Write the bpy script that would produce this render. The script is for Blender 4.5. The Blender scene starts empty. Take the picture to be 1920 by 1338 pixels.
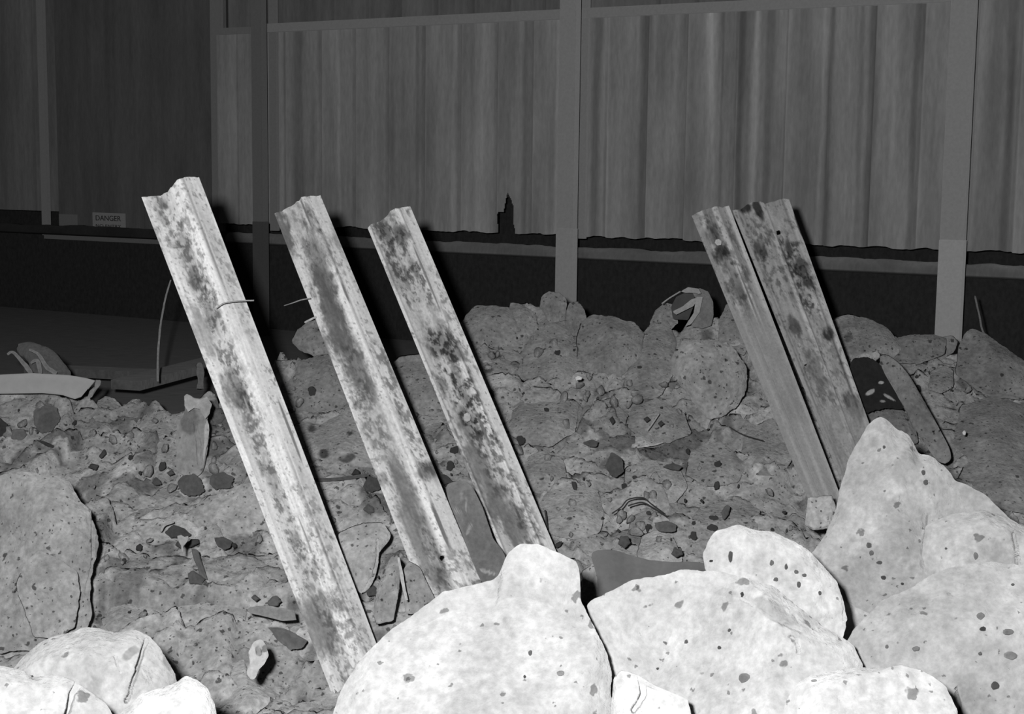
import bpy, math, random
import numpy as np
from mathutils import Vector, Matrix

C = bpy.context.scene.collection
scene = bpy.context.scene
W, H, F = 1920, 1338, 2800.0

# ------------------------------------------------------------------ camera
EYE = np.array([0.0, 0.0, 1.7])
PITCH, ROLL = math.atan(354 / F), math.radians(0.7)
R0 = np.array([1.0, 0, 0]); U0 = np.array([0, math.sin(PITCH), math.cos(PITCH)])
FWD = np.array([0, math.cos(PITCH), -math.sin(PITCH)])
RT = math.cos(ROLL) * R0 + math.sin(ROLL) * U0
UP = math.cos(ROLL) * U0 - math.sin(ROLL) * R0
cam = bpy.data.cameras.new('camera'); cam_o = bpy.data.objects.new('camera', cam); C.objects.link(cam_o)
cam.sensor_width = 36; cam.lens = 36 * F / W; cam.clip_start = 0.05; cam.clip_end = 100
cam_o.matrix_world = Matrix(((RT[0], UP[0], -FWD[0], EYE[0]), (RT[1], UP[1], -FWD[1], EYE[1]),
                             (RT[2], UP[2], -FWD[2], EYE[2]), (0, 0, 0, 1)))
scene.camera = cam_o

# ------------------------------------------------------------------ light: night haze and the flashgun on the camera
wd = bpy.data.worlds.new('night'); scene.world = wd; wd.use_nodes = True
wd.node_tree.nodes['Background'].inputs[0].default_value = (1, 1, 1, 1)
wd.node_tree.nodes['Background'].inputs[1].default_value = 0.0105
fl = bpy.data.lights.new('flashgun', 'POINT'); fl.energy = 620; fl.shadow_soft_size = 0.035
fl_o = bpy.data.objects.new('flashgun', fl); C.objects.link(fl_o)
fl_o.location = EYE + RT * (-0.13) + UP * 0.11

scene.view_settings.view_transform = 'Standard'; scene.view_settings.look = 'None'
scene.view_settings.exposure = 0; scene.view_settings.gamma = 1
scene.view_settings.use_curve_mapping = False


def P(px, py, d):
    """point of the place seen at a pixel, d metres in front of the lens"""
    return EYE + FWD * d + RT * ((px - W / 2) / F * d) - UP * ((py - H / 2) / F * d)


# ------------------------------------------------------------------ noise
def _h(ix, iy, iz, s):
    n = (ix.astype(np.int64) * 374761393 + iy.astype(np.int64) * 668265263 + iz.astype(np.int64) * 2147483647 + s * 974711) & 0xFFFFFFFF
    n = ((n ^ (n >> 13)) * 1274126177) & 0xFFFFFFFF
    n = ((n ^ (n >> 16)) * 2246822519) & 0xFFFFFFFF
    return ((n ^ (n >> 15)) & 0xFFFFFF) / float(0xFFFFFF)


def vn(x, y, z, s=0):
    x, y, z = np.broadcast_arrays(np.asarray(x, float), np.asarray(y, float), np.asarray(z, float))
    fx, fy, fz = np.floor(x), np.floor(y), np.floor(z)
    u, v, w = x - fx, y - fy, z - fz
    u = u * u * (3 - 2 * u); v = v * v * (3 - 2 * v); w = w * w * (3 - 2 * w)
    o = 0
    for a in (0, 1):
        for b in (0, 1):
            for c in (0, 1):
                k = (u if a else 1 - u) * (v if b else 1 - v) * (w if c else 1 - w)
                o = o + k * _h(fx + a, fy + b, fz + c, s)
    return o * 2 - 1


def fbm(x, y, z=0.0, oct=4, s=0, g=0.5):
    o = 0; a = 1.0; t = 0
    for i in range(oct):
        o = o + a * vn(np.asarray(x) * 2 ** i, np.asarray(y) * 2 ** i, np.asarray(z) * 2 ** i, s + i * 17); t += a; a *= g
    return o / t


def cells(x, y, s=0):
    """voronoi: random id of the nearest cell, second id, distance gap"""
    fx, fy = np.floor(x), np.floor(y)
    d1 = np.full(x.shape, 9.0); d2 = np.full(x.shape, 9.0); cid = np.zeros(x.shape); gx = np.zeros(x.shape); gy = np.zeros(x.shape)
    for i in (-1, 0, 1):
        for j in (-1, 0, 1):
            cx, cy = fx + i, fy + j
            qx = cx + _h(cx, cy, cx * 0, s); qy = cy + _h(cx, cy, cx * 0 + 1, s)
            d = np.hypot(x - qx, y - qy); m = d < d1
            d2 = np.where(m, d1, np.minimum(d2, d)); d1 = np.where(m, d, d1)
            cid = np.where(m, _h(cx, cy, cx * 0 + 2, s), cid); gx = np.where(m, x - qx, gx); gy = np.where(m, y - qy, gy)
    return cid, d2 - d1, gx, gy


def sm(a, b, x):
    t = np.clip((x - a) / (b - a), 0, 1); return t * t * (3 - 2 * t)


# ------------------------------------------------------------------ materials
def material(name, grain=0.12, gscale=90, speck=0.0, sscale=60, bump=0.25, bscale=120, rough=0.9, spec=0.15, stretch=(1, 1, 1), attr=True, col=0.5, metal=0.0, speckcol=0.12, mottle=0.0):
    m = bpy.data.materials.new(name); m.use_nodes = True
    nt = m.node_tree; N = nt.nodes; L = nt.links
    bs = N['Principled BSDF']; bs.inputs['Roughness'].default_value = rough; bs.inputs['Specular IOR Level'].default_value = spec
    bs.inputs['Metallic'].default_value = metal
    bs.inputs['Diffuse Roughness'].default_value = 1.0
    tc = N.new('ShaderNodeTexCoord'); mp = N.new('ShaderNodeMapping'); mp.inputs['Scale'].default_value = stretch
    L.new(tc.outputs['Object'], mp.inputs['Vector'])
    if attr:
        at = N.new('ShaderNodeAttribute'); at.attribute_name = 'tone'; cur = at.outputs['Fac']
    else:
        v = N.new('ShaderNodeValue'); v.outputs[0].default_value = col; cur = v.outputs[0]

    def noise(sc, det=4, ro=0.6):
        n = N.new('ShaderNodeTexNoise'); n.inputs['Scale'].default_value = sc; n.inputs['Detail'].default_value = det
        n.inputs['Roughness'].default_value = ro; L.new(mp.outputs[0], n.inputs['Vector']); return n.outputs['Fac']

    def rng(src, a, b, c, d):
        r = N.new('ShaderNodeMapRange'); L.new(src, r.inputs[0])
        for i, q in enumerate((a, b, c, d)): r.inputs[i + 1].default_value = q
        return r.outputs[0]

    def mul(a, b):
        q = N.new('ShaderNodeMath'); q.operation = 'MULTIPLY'; L.new(a, q.inputs[0]); L.new(b, q.inputs[1]); return q.outputs[0]
    cur = mul(cur, rng(noise(gscale), 0.3, 0.7, 1 - grain, 1 + grain))
    if mottle:
        cur = mul(cur, rng(noise(gscale * 0.12, 3), 0.35, 0.65, 1 - mottle, 1 + mottle))
    if speck > 0:
        for k, sc in ((0, sscale), (1, sscale * 2.3)):
            vo = N.new('ShaderNodeTexVoronoi'); vo.inputs['Scale'].default_value = sc; vo.inputs['Randomness'].default_value = 1
            dn = N.new('ShaderNodeVectorMath'); dn.operation = 'ADD'
            nn = N.new('ShaderNodeTexNoise'); nn.inputs['Scale'].default_value = sc * 1.7; L.new(mp.outputs[0], nn.inputs['Vector'])
            sc2 = N.new('ShaderNodeVectorMath'); sc2.operation = 'SCALE'; sc2.inputs['Scale'].default_value = 0.9 / sc
            L.new(nn.outputs['Color'], sc2.inputs[0]); L.new(mp.outputs[0], dn.inputs[0]); L.new(sc2.outputs[0], dn.inputs[1])
            L.new(dn.outputs[0], vo.inputs['Vector'])
            # only some cells hold a speck; its radius varies with the cell
            sep = N.new('ShaderNodeSeparateColor'); L.new(vo.outputs['Color'], sep.inputs[0])
            rad = rng(sep.outputs[0], 1 - speck, 1.0, 0.0, 0.42)
            lt = N.new('ShaderNodeMath'); lt.operation = 'SUBTRACT'; L.new(rad, lt.inputs[0]); L.new(vo.outputs['Distance'], lt.inputs[1])
            cur = mul(cur, rng(lt.outputs[0], 0.0, 0.10, 1.0, speckcol / 0.4))
    cb = N.new('ShaderNodeCombineColor'); 
    for i in range(3): L.new(cur, cb.inputs[i])
    L.new(cb.outputs[0], bs.inputs['Base Color'])
    if bump:
        b = N.new('ShaderNodeBump'); b.inputs['Strength'].default_value = bump; b.inputs['Distance'].default_value = 0.01
        L.new(noise(bscale, 5, 0.65), b.inputs['Height']); L.new(b.outputs[0], bs.inputs['Normal'])
    return m


M = {
    'clay': material('clay', 0.24, 65, speck=0.32, sscale=44, bump=0.9, bscale=80, mottle=0.18),
    'pale_clay': material('pale_clay', 0.16, 70, speck=0.12, sscale=34, bump=0.7, bscale=90, mottle=0.13, speckcol=0.18),
    'soil': material('soil', 0.30, 60, speck=0.38, sscale=46, bump=1.0, bscale=70, mottle=0.22),
    'stone': material('stone', 0.2, 60, bump=0.4, bscale=80),
    'steel': material('muddy_steel', 0.10, 130, bump=0.15, bscale=120, rough=0.6, spec=0.25),
    'cladding': material('cladding', 0.10, 60, bump=0.12, bscale=50, stretch=(1, 1, 0.25), rough=0.8),
    'paint': material('painted_steel', 0.06, 70, bump=0.05, bscale=60, rough=0.7),
    'dark': material('dark_board', 0.25, 30, bump=0.2, bscale=30, stretch=(0.3, 3, 1), rough=0.9),
    'twig': material('twig', 0.2, 90, bump=0.3, bscale=150),
    'ceramic': material('glazed_pipe', 0.05, 30, bump=0.08, bscale=60, rough=0.6, spec=0.3),
}


# ------------------------------------------------------------------ mesh helpers
def mesh_obj(name, verts, faces, mat, tone=0.5, parent=None, smooth=True):
    me = bpy.data.meshes.new(name)
    verts = np.asarray(verts, dtype=np.float64)
    if isinstance(faces, np.ndarray):
        k = faces.shape[1]
        me.vertices.add(len(verts)); me.vertices.foreach_set('co', verts.ravel().astype(np.float32))
        me.loops.add(faces.size); me.loops.foreach_set('vertex_index', faces.ravel().astype(np.int32))
        me.polygons.add(len(faces)); me.polygons.foreach_set('loop_start', np.arange(0, faces.size, k, dtype=np.int32))
        me.update(calc_edges=True); me.validate()
    else:
        me.from_pydata([tuple(v) for v in verts], [], [tuple(f) for f in faces])
    a = me.color_attributes.new('tone', 'FLOAT_COLOR', 'POINT')
    t = np.broadcast_to(np.asarray(tone, dtype=np.float32), (len(verts),))
    col = np.stack([t, t, t, np.ones_like(t)], 1)
    a.data.foreach_set('color', col.ravel().astype(np.float32))
    if smooth: me.polygons.foreach_set('use_smooth', np.ones(len(me.polygons), dtype=bool))
    me.materials.append(M[mat]); me.update()
    o = bpy.data.objects.new(name, me); C.objects.link(o)
    if parent is not None: o.parent = parent
    return o


def tag(o, label=None, cat=None, group=None, kind=None):
    if label: o['label'] = label
    if cat: o['category'] = cat
    if group: o['group'] = group
    if kind: o['kind'] = kind
    return o


def recenter(o):
    """put the origin at the base of the thing"""
    me = o.data; n = len(me.vertices); co = np.empty(n * 3, dtype=np.float32); me.vertices.foreach_get('co', co); co = co.reshape(-1, 3)
    c = np.array([co[:, 0].mean(), co[:, 1].mean(), co[:, 2].min()]); co -= c
    me.vertices.foreach_set('co', co.ravel()); me.update(); o.location = c
    return o


def adopt(child, parent):
    child.parent = parent; child.matrix_parent_inverse = Matrix.Translation(parent.location).inverted()
    return child


def gridfaces(nu, nv, wrap=False, off=0):
    i, j = np.meshgrid(np.arange(nu if wrap else nu - 1), np.arange(nv - 1), indexing='ij')
    i2 = (i + 1) % nu
    return (np.stack([i * nv + j, i2 * nv + j, i2 * nv + j + 1, i * nv + j + 1], -1).reshape(-1, 4) + off)


def box(name, lo, hi, ax, mat, tone, parent=None, bevel=0.0):
    """box in a frame ax=(origin, e1, e2, e3)"""
    o, e1, e2, e3 = ax
    V = []
    for a in (lo[0], hi[0]):
        for b in (lo[1], hi[1]):
            for c in (lo[2], hi[2]): V.append(o + e1 * a + e2 * b + e3 * c)
    Fc = [(0, 1, 3, 2), (4, 6, 7, 5), (0, 4, 5, 1), (2, 3, 7, 6), (0, 2, 6, 4), (1, 5, 7, 3)]
    ob = mesh_obj(name, V, Fc, mat, tone, parent, smooth=False)
    if bevel:
        b = ob.modifiers.new('bevel', 'BEVEL'); b.width = bevel; b.segments = 3
    return ob


def tube(name, pts, rad, mat, tone, parent=None, n=8, rough=0.0):
    pts = [np.asarray(p, float) for p in pts]
    # subdivide with catmull-rom
    Q = []
    for i in range(len(pts) - 1):
        p0 = pts[max(i - 1, 0)]; p1 = pts[i]; p2 = pts[i + 1]; p3 = pts[min(i + 2, len(pts) - 1)]
        for t in np.linspace(0, 1, 8, endpoint=False):
            Q.append(0.5 * ((2 * p1) + (-p0 + p2) * t + (2 * p0 - 5 * p1 + 4 * p2 - p3) * t * t + (-p0 + 3 * p1 - 3 * p2 + p3) * t ** 3))
    Q.append(pts[-1]); Q = np.array(Q); m = len(Q)
    rr = np.interp(np.linspace(0, 1, m), np.linspace(0, 1, len(rad)), rad) if hasattr(rad, '__len__') else np.full(m, rad)
    V = []
    for k in range(m):
        t = Q[min(k + 1, m - 1)] - Q[max(k - 1, 0)]; t /= np.linalg.norm(t) + 1e-9
        a = np.cross(t, [0.3, 0.2, 0.93]); a /= np.linalg.norm(a) + 1e-9; b = np.cross(t, a)
        for q in range(n):
            ang = 2 * math.pi * q / n
            r = rr[k] * (1 + rough * float(vn(k * 0.4, q * 1.3, 0.5)))
            V.append(Q[k] + r * (a * math.cos(ang) + b * math.sin(ang)))
    Fc = []
    for k in range(m - 1):
        for q in range(n): Fc.append((k * n + q, k * n + (q + 1) % n, (k + 1) * n + (q + 1) % n, (k + 1) * n + q))
    Fc.append(tuple(range(n))[::-1]); Fc.append(tuple((m - 1) * n + q for q in range(n)))
    return mesh_obj(name, V, Fc, mat, tone, parent)


# ------------------------------------------------------------------ the heap of rubble (terrain)
ROWD = np.array([(1600, 3.4), (1440, 3.72), (1330, 3.95), (1230, 4.15), (1130, 4.38), (1040, 4.65), (980, 4.87), (840, 5.4), (700, 6.0), (590, 6.5), (500, 6.9)])
def ground_d(row): return np.interp(row, ROWD[::-1, 0], ROWD[::-1, 1])
def row_of(d): return np.interp(d, ROWD[:, 1], ROWD[:, 0])
CREST = np.array([(-200, 770), (0, 765), (130, 755), (200, 790), (260, 775), (330, 800), (400, 775), (500, 740), (530, 700), (640, 695), (740, 675), (800, 665),
                  (870, 600), (960, 590), (1060, 590), (1200, 615), (1300, 612), (1400, 605), (1560, 610), (1640, 615), (1700, 637), (1800, 645), (1870, 655), (1960, 690), (2200, 700)])


_tab = np.array([P(960, r_, d_) for r_, d_ in ROWD if r_ < 1400])
def terrain_base(X, Y):
    px = 960 + X / np.maximum(Y, .5) * F * .99
    rc = np.interp(px, CREST[:, 0], CREST[:, 1])
    yc = np.interp(ground_d(rc), [d_ for r_, d_ in ROWD if r_ < 1400], _tab[:, 1])
    z = np.interp(np.minimum(Y, yc), _tab[:, 1], _tab[:, 2]) - X * 0.012
    z = np.where(Y < _tab[0, 1], np.interp(Y, [1.0, 2.0, 2.6, 3.1, _tab[0, 1]], [.55, .64, .64, .42, _tab[0, 2]]), z)
    over = np.maximum(Y - yc, 0)
    return np.maximum(z - over * 0.55 - over ** 2 * 0.8, 0.5 + 0 * z - .5 * (Y < 4.2))


def build_terrain():
    xs = np.arange(-3.2, 3.6, 0.0125); ys = np.arange(1.0, 7.7, 0.0125)
    X, Y = np.meshgrid(xs, ys, indexing='ij')
    z = terrain_base(X, Y)
    wx = X + 0.06 * fbm(X * 5, Y * 5, 0, 3, 5); wy = Y + 0.06 * fbm(X * 5, Y * 5, 3, 3, 9)
    c1, g1, gx1, gy1 = cells(wx * 4.2, wy * 3.4, 3)
    c2, g2, gx2, gy2 = cells(wx * 12, wy * 10, 8)
    c3, g3, _, _ = cells(wx * 32, wy * 28, 21)
    # clods: every cell a chunk with its own height and a face that drops towards the front
    z = z + 0.045 * (c1 - 0.5) + 0.05 * gy1 * (0.4 + c1) + 0.03 * gx1 * (c1 - 0.5) * 2 - 0.022 * (1 - sm(0, 0.07, g1)) * (c1 > .4)
    z = z + 0.016 * (c2 - 0.5) + 0.020 * gy2 - 0.012 * (1 - sm(0, 0.10, g2)) * (c2 > 0.6)
    z = z + 0.010 * (c3 - 0.5)
    z = z + 0.03 * fbm(X * 3, Y * 3, 1, 4, 2) + 0.010 * fbm(X * 18, Y * 18, 1, 4, 4)
    tone = 0.41 + 0.08 * fbm(X * 2.2, Y * 2.2, 7, 4, 31) + 0.10 * (c1 - 0.5) + 0.09 * (c2 - 0.5) + 0.07 * (c3 - .5)
    pock = sm(0.22, 0.36, fbm(X * 11, Y * 9, 2, 4, 77)) * 0.65
    tone = tone * (1 - pock) + 0.09 * pock
    V = np.stack([X, Y, z], -1).reshape(-1, 3)
    o = mesh_obj('floor_rubble_slope', V, gridfaces(len(xs), len(ys)), 'soil', np.clip(tone, 0.05, 0.8).ravel())
    tag(o, kind='structure')


build_terrain()


# ------------------------------------------------------------------ lumps, boulders and stones
def star_radius(poly, c, th):
    poly = np.asarray(poly, float); A = poly; B = np.roll(poly, -1, 0)
    R = np.zeros(len(th))
    dx, dy = np.cos(th), np.sin(th)
    for a, b in zip(A, B):
        ex, ey = b - a; ax, ay = a - c
        den = dx * ey - dy * ex
        with np.errstate(divide='ignore', invalid='ignore'):
            t = (ax * ey - ay * ex) / den; s = (ax * dy - ay * dx) / den
        ok = (np.abs(den) > 1e-12) & (s >= -1e-6) & (s <= 1 + 1e-6) & (t > 0)
        R = np.where(ok, np.maximum(R, t), R)
    R = np.maximum(R, 1e-3)
    return R


def seg_dist(px, py, line):
    d = np.full(px.shape, 1e9)
    for (x0, y0), (x1, y1) in zip(line[:-1], line[1:]):
        vx, vy = x1 - x0, y1 - y0; t = np.clip(((px - x0) * vx + (py - y0) * vy) / (vx * vx + vy * vy + 1e-9), 0, 1)
        d = np.minimum(d, np.hypot(px - x0 - t * vx, py - y0 - t * vy))
    return d


def rock(name, label, cat, poly, d=None, thick=None, tone=0.4, mat='clay', seed=1, lean=0.45, amp=1.0, cracks=(), spots=(), facets=5, parts=(), fine=4.0, group=None, flat=1.0, parent=None, edge=0.02, slope=None, stria=None):
    """A solid lump: outline in its own plane, thickness, facets, cracks cut into it. d = distance of its base."""
    poly = np.array(poly, float)
    x0, y0 = poly.min(0); x1, y1 = poly.max(0)
    w, h = x1 - x0, y1 - y0
    base_row = y1
    db = ground_d(base_row) - 0.02 if d is None else d
    dtop = ground_d(y0)
    if slope is None:
        slope = lean * (dtop - ground_d(base_row)) / max(h / F * db, 0.01) if d is None else 0.25
    # centroid
    A = poly; B = np.roll(poly, -1, 0); cr = A[:, 0] * B[:, 1] - B[:, 0] * A[:, 1]
    ar = cr.sum() / 2
    c = ((A + B) * cr[:, None]).sum(0) / (6 * ar) if abs(ar) > 1 else poly.mean(0)
    size = math.sqrt(abs(ar))
    nth = int(np.clip(2 * math.pi * size * 0.62 / fine, 32, 640)); nr = int(np.clip(size * 0.62 / fine * 1.15, 9, 170))
    th = np.linspace(0, 2 * math.pi, nth, endpoint=False)
    R = star_radius(poly, c, th)
    k = np.array([1, 2, 3, 2, 1.]) / 9
    if nth > 100:
        R = sum(np.roll(R, i - 2) * k[i] for i in range(5))
    R = R * (1 + edge * fbm(np.cos(th) * 3 + seed, np.sin(th) * 3, 0.5, 4, seed, 0.65) + min(edge, .02) * .5 * fbm(np.cos(th) * 22 + seed, np.sin(th) * 22, 0.5, 3, seed + 1, 0.6))
    phi = np.linspace(0, math.pi / 2, nr)
    r = np.sin(phi) ** 0.9
    q = (size / F * db)
    T = thick if thick else 0.30 * q
    RR = R[:, None] * r[None, :]
    px = c[0] + RR * np.cos(th)[:, None]; py = c[1] + RR * np.sin(th)[:, None]
    prof = (1 - r ** 2.4) ** flat
    z = T * prof[None, :] * np.ones((nth, 1))
    rs = np.random.RandomState(seed)
    a = (px - c[0]) / F * db; b = -(py - c[1]) / F * db
    for i in range(facets):
        an = rs.uniform(0, 2 * math.pi); sl = rs.uniform(0.15, 0.75); off = rs.uniform(0.75, 1.0) * T
        sx = q * rs.uniform(-0.25, 0.25); sy = q * rs.uniform(-0.25, 0.25)
        pl = off + sl * (math.cos(an) * (a - sx) + math.sin(an) * (b - sy)) + 0.12 * T
        z = -np.log(np.exp(-z / (0.035 * T + .0008) + 0) + np.exp(-np.clip(pl, -5, 5) / (0.035 * T + .0008))) * (0.035 * T + .0008) if False else np.minimum(z, pl)
    fade = (1 - r[None, :] ** 5)
    s1 = 1 / max(q * 0.45, 0.02)
    z = z + amp * fade * (0.22 * T * fbm(a * s1, b * s1, seed, 3, seed) + 0.014 * fbm(a * 14, b * 14, seed, 4, seed + 5, 0.6) + 0.0035 * fbm(a * 60, b * 60, seed, 2, seed + 9))
    if stria:
        an, sc_, am = stria
        z = z + fade * am * fbm((a * math.cos(an) + b * math.sin(an)) * sc_, (-a * math.sin(an) + b * math.cos(an)) * sc_ * 0.15, seed, 3, seed)
    tn = tone * (1 + 0.17 * fbm(a * 7, b * 7, seed, 3, seed + 3) + 0.20 * fbm(a * 30, b * 30, seed, 4, seed + 4, .7))
    for line, wd_, dp in cracks:
        wob = 2.5 * fbm(px * 0.05, py * 0.05, seed, 3, 5)
        dd = seg_dist(px + wob, py + wob, line)
        z = z - dp * (1 - sm(wd_ * 0.25, wd_, dd))
    for (sx, sy, rx, ry, an, tv) in spots:
        ca, sa = math.cos(an), math.sin(an); ux = (px - sx) * ca + (py - sy) * sa; uy = -(px - sx) * sa + (py - sy) * ca
        e = np.hypot(ux / rx, uy / ry) + 0.35 * fbm(px * 0.08, py * 0.08, seed, 3, 3)
        m_ = 1 - sm(0.8, 1.15, e); tn = tn * (1 - m_) + tv * m_
    org = P(c[0], c[1], db); ray = (org - EYE) / np.linalg.norm(org - EYE)
    def world(pxx, pyy, zz):
        aa = (pxx - c[0]) / F * db; bb = -(pyy - c[1]) / F * db
        bq = -(pyy - base_row) / F * db          # height above base
        dep = slope * bq
        # keep the outline's own size as the face leans back
        sc = (db + slope * bq) / db
        return org[None, None] + RT * (aa * sc)[..., None] + UP * ((bb + (-(c[1] - H / 2) / F * db)) * sc - (-(c[1] - H / 2) / F * db))[..., None] + RT * (((c[0] - W / 2) / F * db) * (sc - 1))[..., None] + FWD * dep[..., None] - ray * zz[..., None]
    front = world(px, py, z)
    nb = max(nr // 4, 5)
    rb = np.sin(np.linspace(math.pi / 2, 0, nb + 1)[1:]) ** 0.9
    RB = R[:, None] * rb[None, :]
    pxb = c[0] + RB * np.cos(th)[:, None]; pyb = c[1] + RB * np.sin(th)[:, None]
    zb = -T * 0.8 * (1 - rb)[None, :] * np.ones((nth, 1))
    back = world(pxb, pyb, zb)
    V = np.concatenate([front, back], 1)
    tn = np.concatenate([tn, np.full(zb.shape, tone)], 1)
    nv = V.shape[1]
    o = mesh_obj(name, V.reshape(-1, 3), gridfaces(nth, nv, True), mat, np.clip(tn, 0.02, 0.9).ravel())
    if parent is not None:
        adopt(o, parent)
        if label: o['label'] = label
        return o
    recenter(o); tag(o, label, cat, group)
    # stones stuck in the lump
    for (sx, sy, rx, ry, tv) in parts:
        ix = np.argmin((px - sx) ** 2 + (py - sy) ** 2); zz = z.ravel()[ix]
        ang = np.linspace(0, 2 * math.pi, 9, endpoint=False)
        pl = [(sx + rx * math.cos(t) * rs.uniform(.75, 1.15), sy + ry * math.sin(t) * rs.uniform(.75, 1.15)) for t in ang]
        bq = -(sy - base_row) / F * db; dd = db + slope * bq - zz
        st = rock('embedded_stone', None, None, pl, d=dd + 0.004, thick=0.012, tone=tv * .6, mat='stone', seed=seed + int(sx), facets=3, fine=2.5, parent=o, slope=0.0, amp=0.3)
        st['label'] = 'dark embedded stone' if tv < 0.3 else 'pale embedded stone'
    return o


# ---- foreground boulders
rock('clay_boulder', 'largest white clay boulder with a knob on top, front centre below the middle trench sheets', 'boulder',
     [(610, 1400), (625, 1335), (640, 1290), (680, 1230), (735, 1178), (770, 1155), (830, 1108), (880, 1097), (925, 1086), (942, 1070), (946, 1042), (972, 1019), (1008, 1018), (1048, 1037),
      (1082, 1052), (1088, 1080), (1089, 1125), (1112, 1170), (1138, 1222), (1147, 1262), (1144, 1300), (1158, 1340), (1150, 1480), (620, 1480)], d=2.62, thick=0.12, tone=0.425, mat='pale_clay', seed=11, slope=0.22, fine=3.0,
     spots=[(1012, 1052, 52, 15, .15, .36), (770, 1200, 70, 10, -.6, .42), (840, 1290, 90, 8, -.3, .43), (953, 1162, 11, 8, 0, .36), (1040, 1196, 12, 8, 0, .46)], parts=[(1052, 1262, 9, 7, .3), (994, 1224, 5, 7, .2), (984, 1268, 3, 4, .1)], amp=0.8, edge=0.012)  # first spot paints the grey shading of the knob
rock('clay_boulder', 'wide white clay boulder right of the largest one, its surface dotted with dark stones', 'boulder',
     [(1098, 1132), (1122, 1118), (1180, 1090), (1230, 1079), (1285, 1066), (1350, 1072), (1400, 1082), (1450, 1100), (1500, 1140), (1545, 1175), (1600, 1210), (1618, 1250), (1600, 1300), (1560, 1420), (1250, 1460), (1160, 1400), (1148, 1260), (1110, 1170)],
     d=2.78, thick=0.13, tone=0.47, mat='pale_clay', seed=12, slope=0.25, fine=3.0,
     spots=[(1452, 1150, 48, 17, .55, .32), (1360, 1110, 30, 8, .2, .4)], cracks=[([(1390, 1122), (1405, 1130), (1440, 1158), (1500, 1185)], 5, .012), ([(1480, 1195), (1490, 1200), (1494, 1224)], 4, .03)],  # first spot paints shade into the concave part of the face
     parts=[(1243, 1206, 14, 12, .26), (1287, 1204, 6, 7, .14), (1397, 1270, 13, 11, .24), (1349, 1214, 5, 4, .1), (1177, 1171, 4, 6, .12), (1392, 1114, 4, 6, .08), (1368, 1181, 4, 4, .14), (1218, 1254, 4, 4, .12), (1233, 1253, 4, 4, .12)], amp=0.9, stria=(0.9, 9, 0.008))
rock('clay_slab', 'pale leaning clay slab with dark pits behind the wide white boulder', 'boulder',
     [(1318, 1040), (1328, 1015), (1342, 993), (1365, 988), (1385, 983), (1420, 994), (1448, 996), (1490, 1015), (1518, 1032), (1545, 1062), (1570, 1090), (1582, 1125), (1588, 1160), (1580, 1200), (1500, 1230), (1400, 1170), (1335, 1090), (1322, 1065)],
     d=2.98, thick=0.07, tone=0.50, mat='pale_clay', seed=13, slope=0.2, fine=3.0, stria=(2.2, 16, 0.010),
     cracks=[([(1572, 1082), (1580, 1110), (1584, 1140), (1583, 1168)], 4.5, .05)],
     parts=[(1370, 1045, 5, 14, .12), (1448, 1056, 6, 8, .2), (1334, 1051, 5, 3, .07), (1474, 1063, 4, 7, .15), (1493, 1072, 6, 5, .15), (1508, 1078, 6, 4, .15), (1455, 1086, 6, 5, .2), (1498, 1097, 5, 7, .12), (1537, 1112, 4, 6, .14)])
rock('clay_boulder', 'tall peaked pale clay boulder covering the foot of the right trench sheets', 'boulder',
     [(1520, 1040), (1548, 1000), (1568, 950), (1580, 900), (1590, 862), (1608, 832), (1630, 795), (1645, 783), (1664, 787), (1680, 806), (1702, 812), (1714, 832), (1722, 850), (1748, 856), (1778, 880), (1790, 900),
      (1815, 908), (1850, 930), (1888, 965), (1905, 1000), (1915, 1060), (1900, 1150), (1700, 1250), (1590, 1260), (1540, 1150)],
     d=3.45, thick=0.12, tone=0.45, mat='pale_clay', seed=14, slope=0.3, fine=3.0, spots=[(1640, 1095, 85, 75, 0, .37), (1690, 990, 42, 60, .3, .385), (1700, 880, 25, 40, .3, .41)], cracks=[([(1742, 968), (1736, 1010), (1732, 1060)], 7, .012)],  # large grey spots paint the shaded left side of the boulder
     parts=[(1731, 886, 5, 6, .15), (1735, 904, 6, 6, .15), (1658, 838, 4, 4, .2), (1809, 929, 5, 5, .18), (1630, 1023, 7, 7, .2), (1634, 1036, 5, 6, .2), (1650, 1054, 7, 4, .14), (1658, 1082, 7, 5, .12), (1692, 1094, 4, 3, .1)])
rock('clay_boulder', 'rounded pale clay boulder at the right edge beside the peaked boulder', 'boulder',
     [(1735, 985), (1780, 965), (1840, 955), (1890, 968), (1915, 985), (1990, 1010), (2000, 1150), (1800, 1160), (1740, 1080), (1728, 1040)],
     d=3.3, thick=0.09, tone=0.47, mat='pale_clay', seed=15, slope=0.28, fine=3.5, cracks=[([(1899, 1000), (1906, 1030), (1912, 1060), (1918, 1075)], 4.5, .06)], parts=[(1774, 1028, 3, 3, .15), (1830, 1042, 5, 8, .3)])
rock('clay_boulder', 'broad pale grey clay boulder low at the right edge with scattered dark stones', 'boulder',
     [(1580, 1215), (1600, 1180), (1640, 1140), (1652, 1125), (1700, 1105), (1745, 1078), (1790, 1062), (1850, 1053), (1920, 1058), (2010, 1070), (2020, 1420), (1700, 1440), (1600, 1300)],
     d=2.95, thick=0.13, tone=0.39, mat='pale_clay', seed=16, slope=0.3, fine=3.0, cracks=[([(1793, 1290), (1797, 1310), (1802, 1345)], 4, .05)],
     parts=[(1843, 1179, 7, 5, .08), (1838, 1155, 9, 7, .25), (1890, 1184, 11, 7, .3), (1866, 1285, 8, 8, .1), (1895, 1228, 13, 9, .3), (1899, 1096, 4, 3, .15), (1663, 1212, 4, 5, .2), (1718, 1216, 9, 5, .25), (1838, 1225, 4, 4, .18)])
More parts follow.
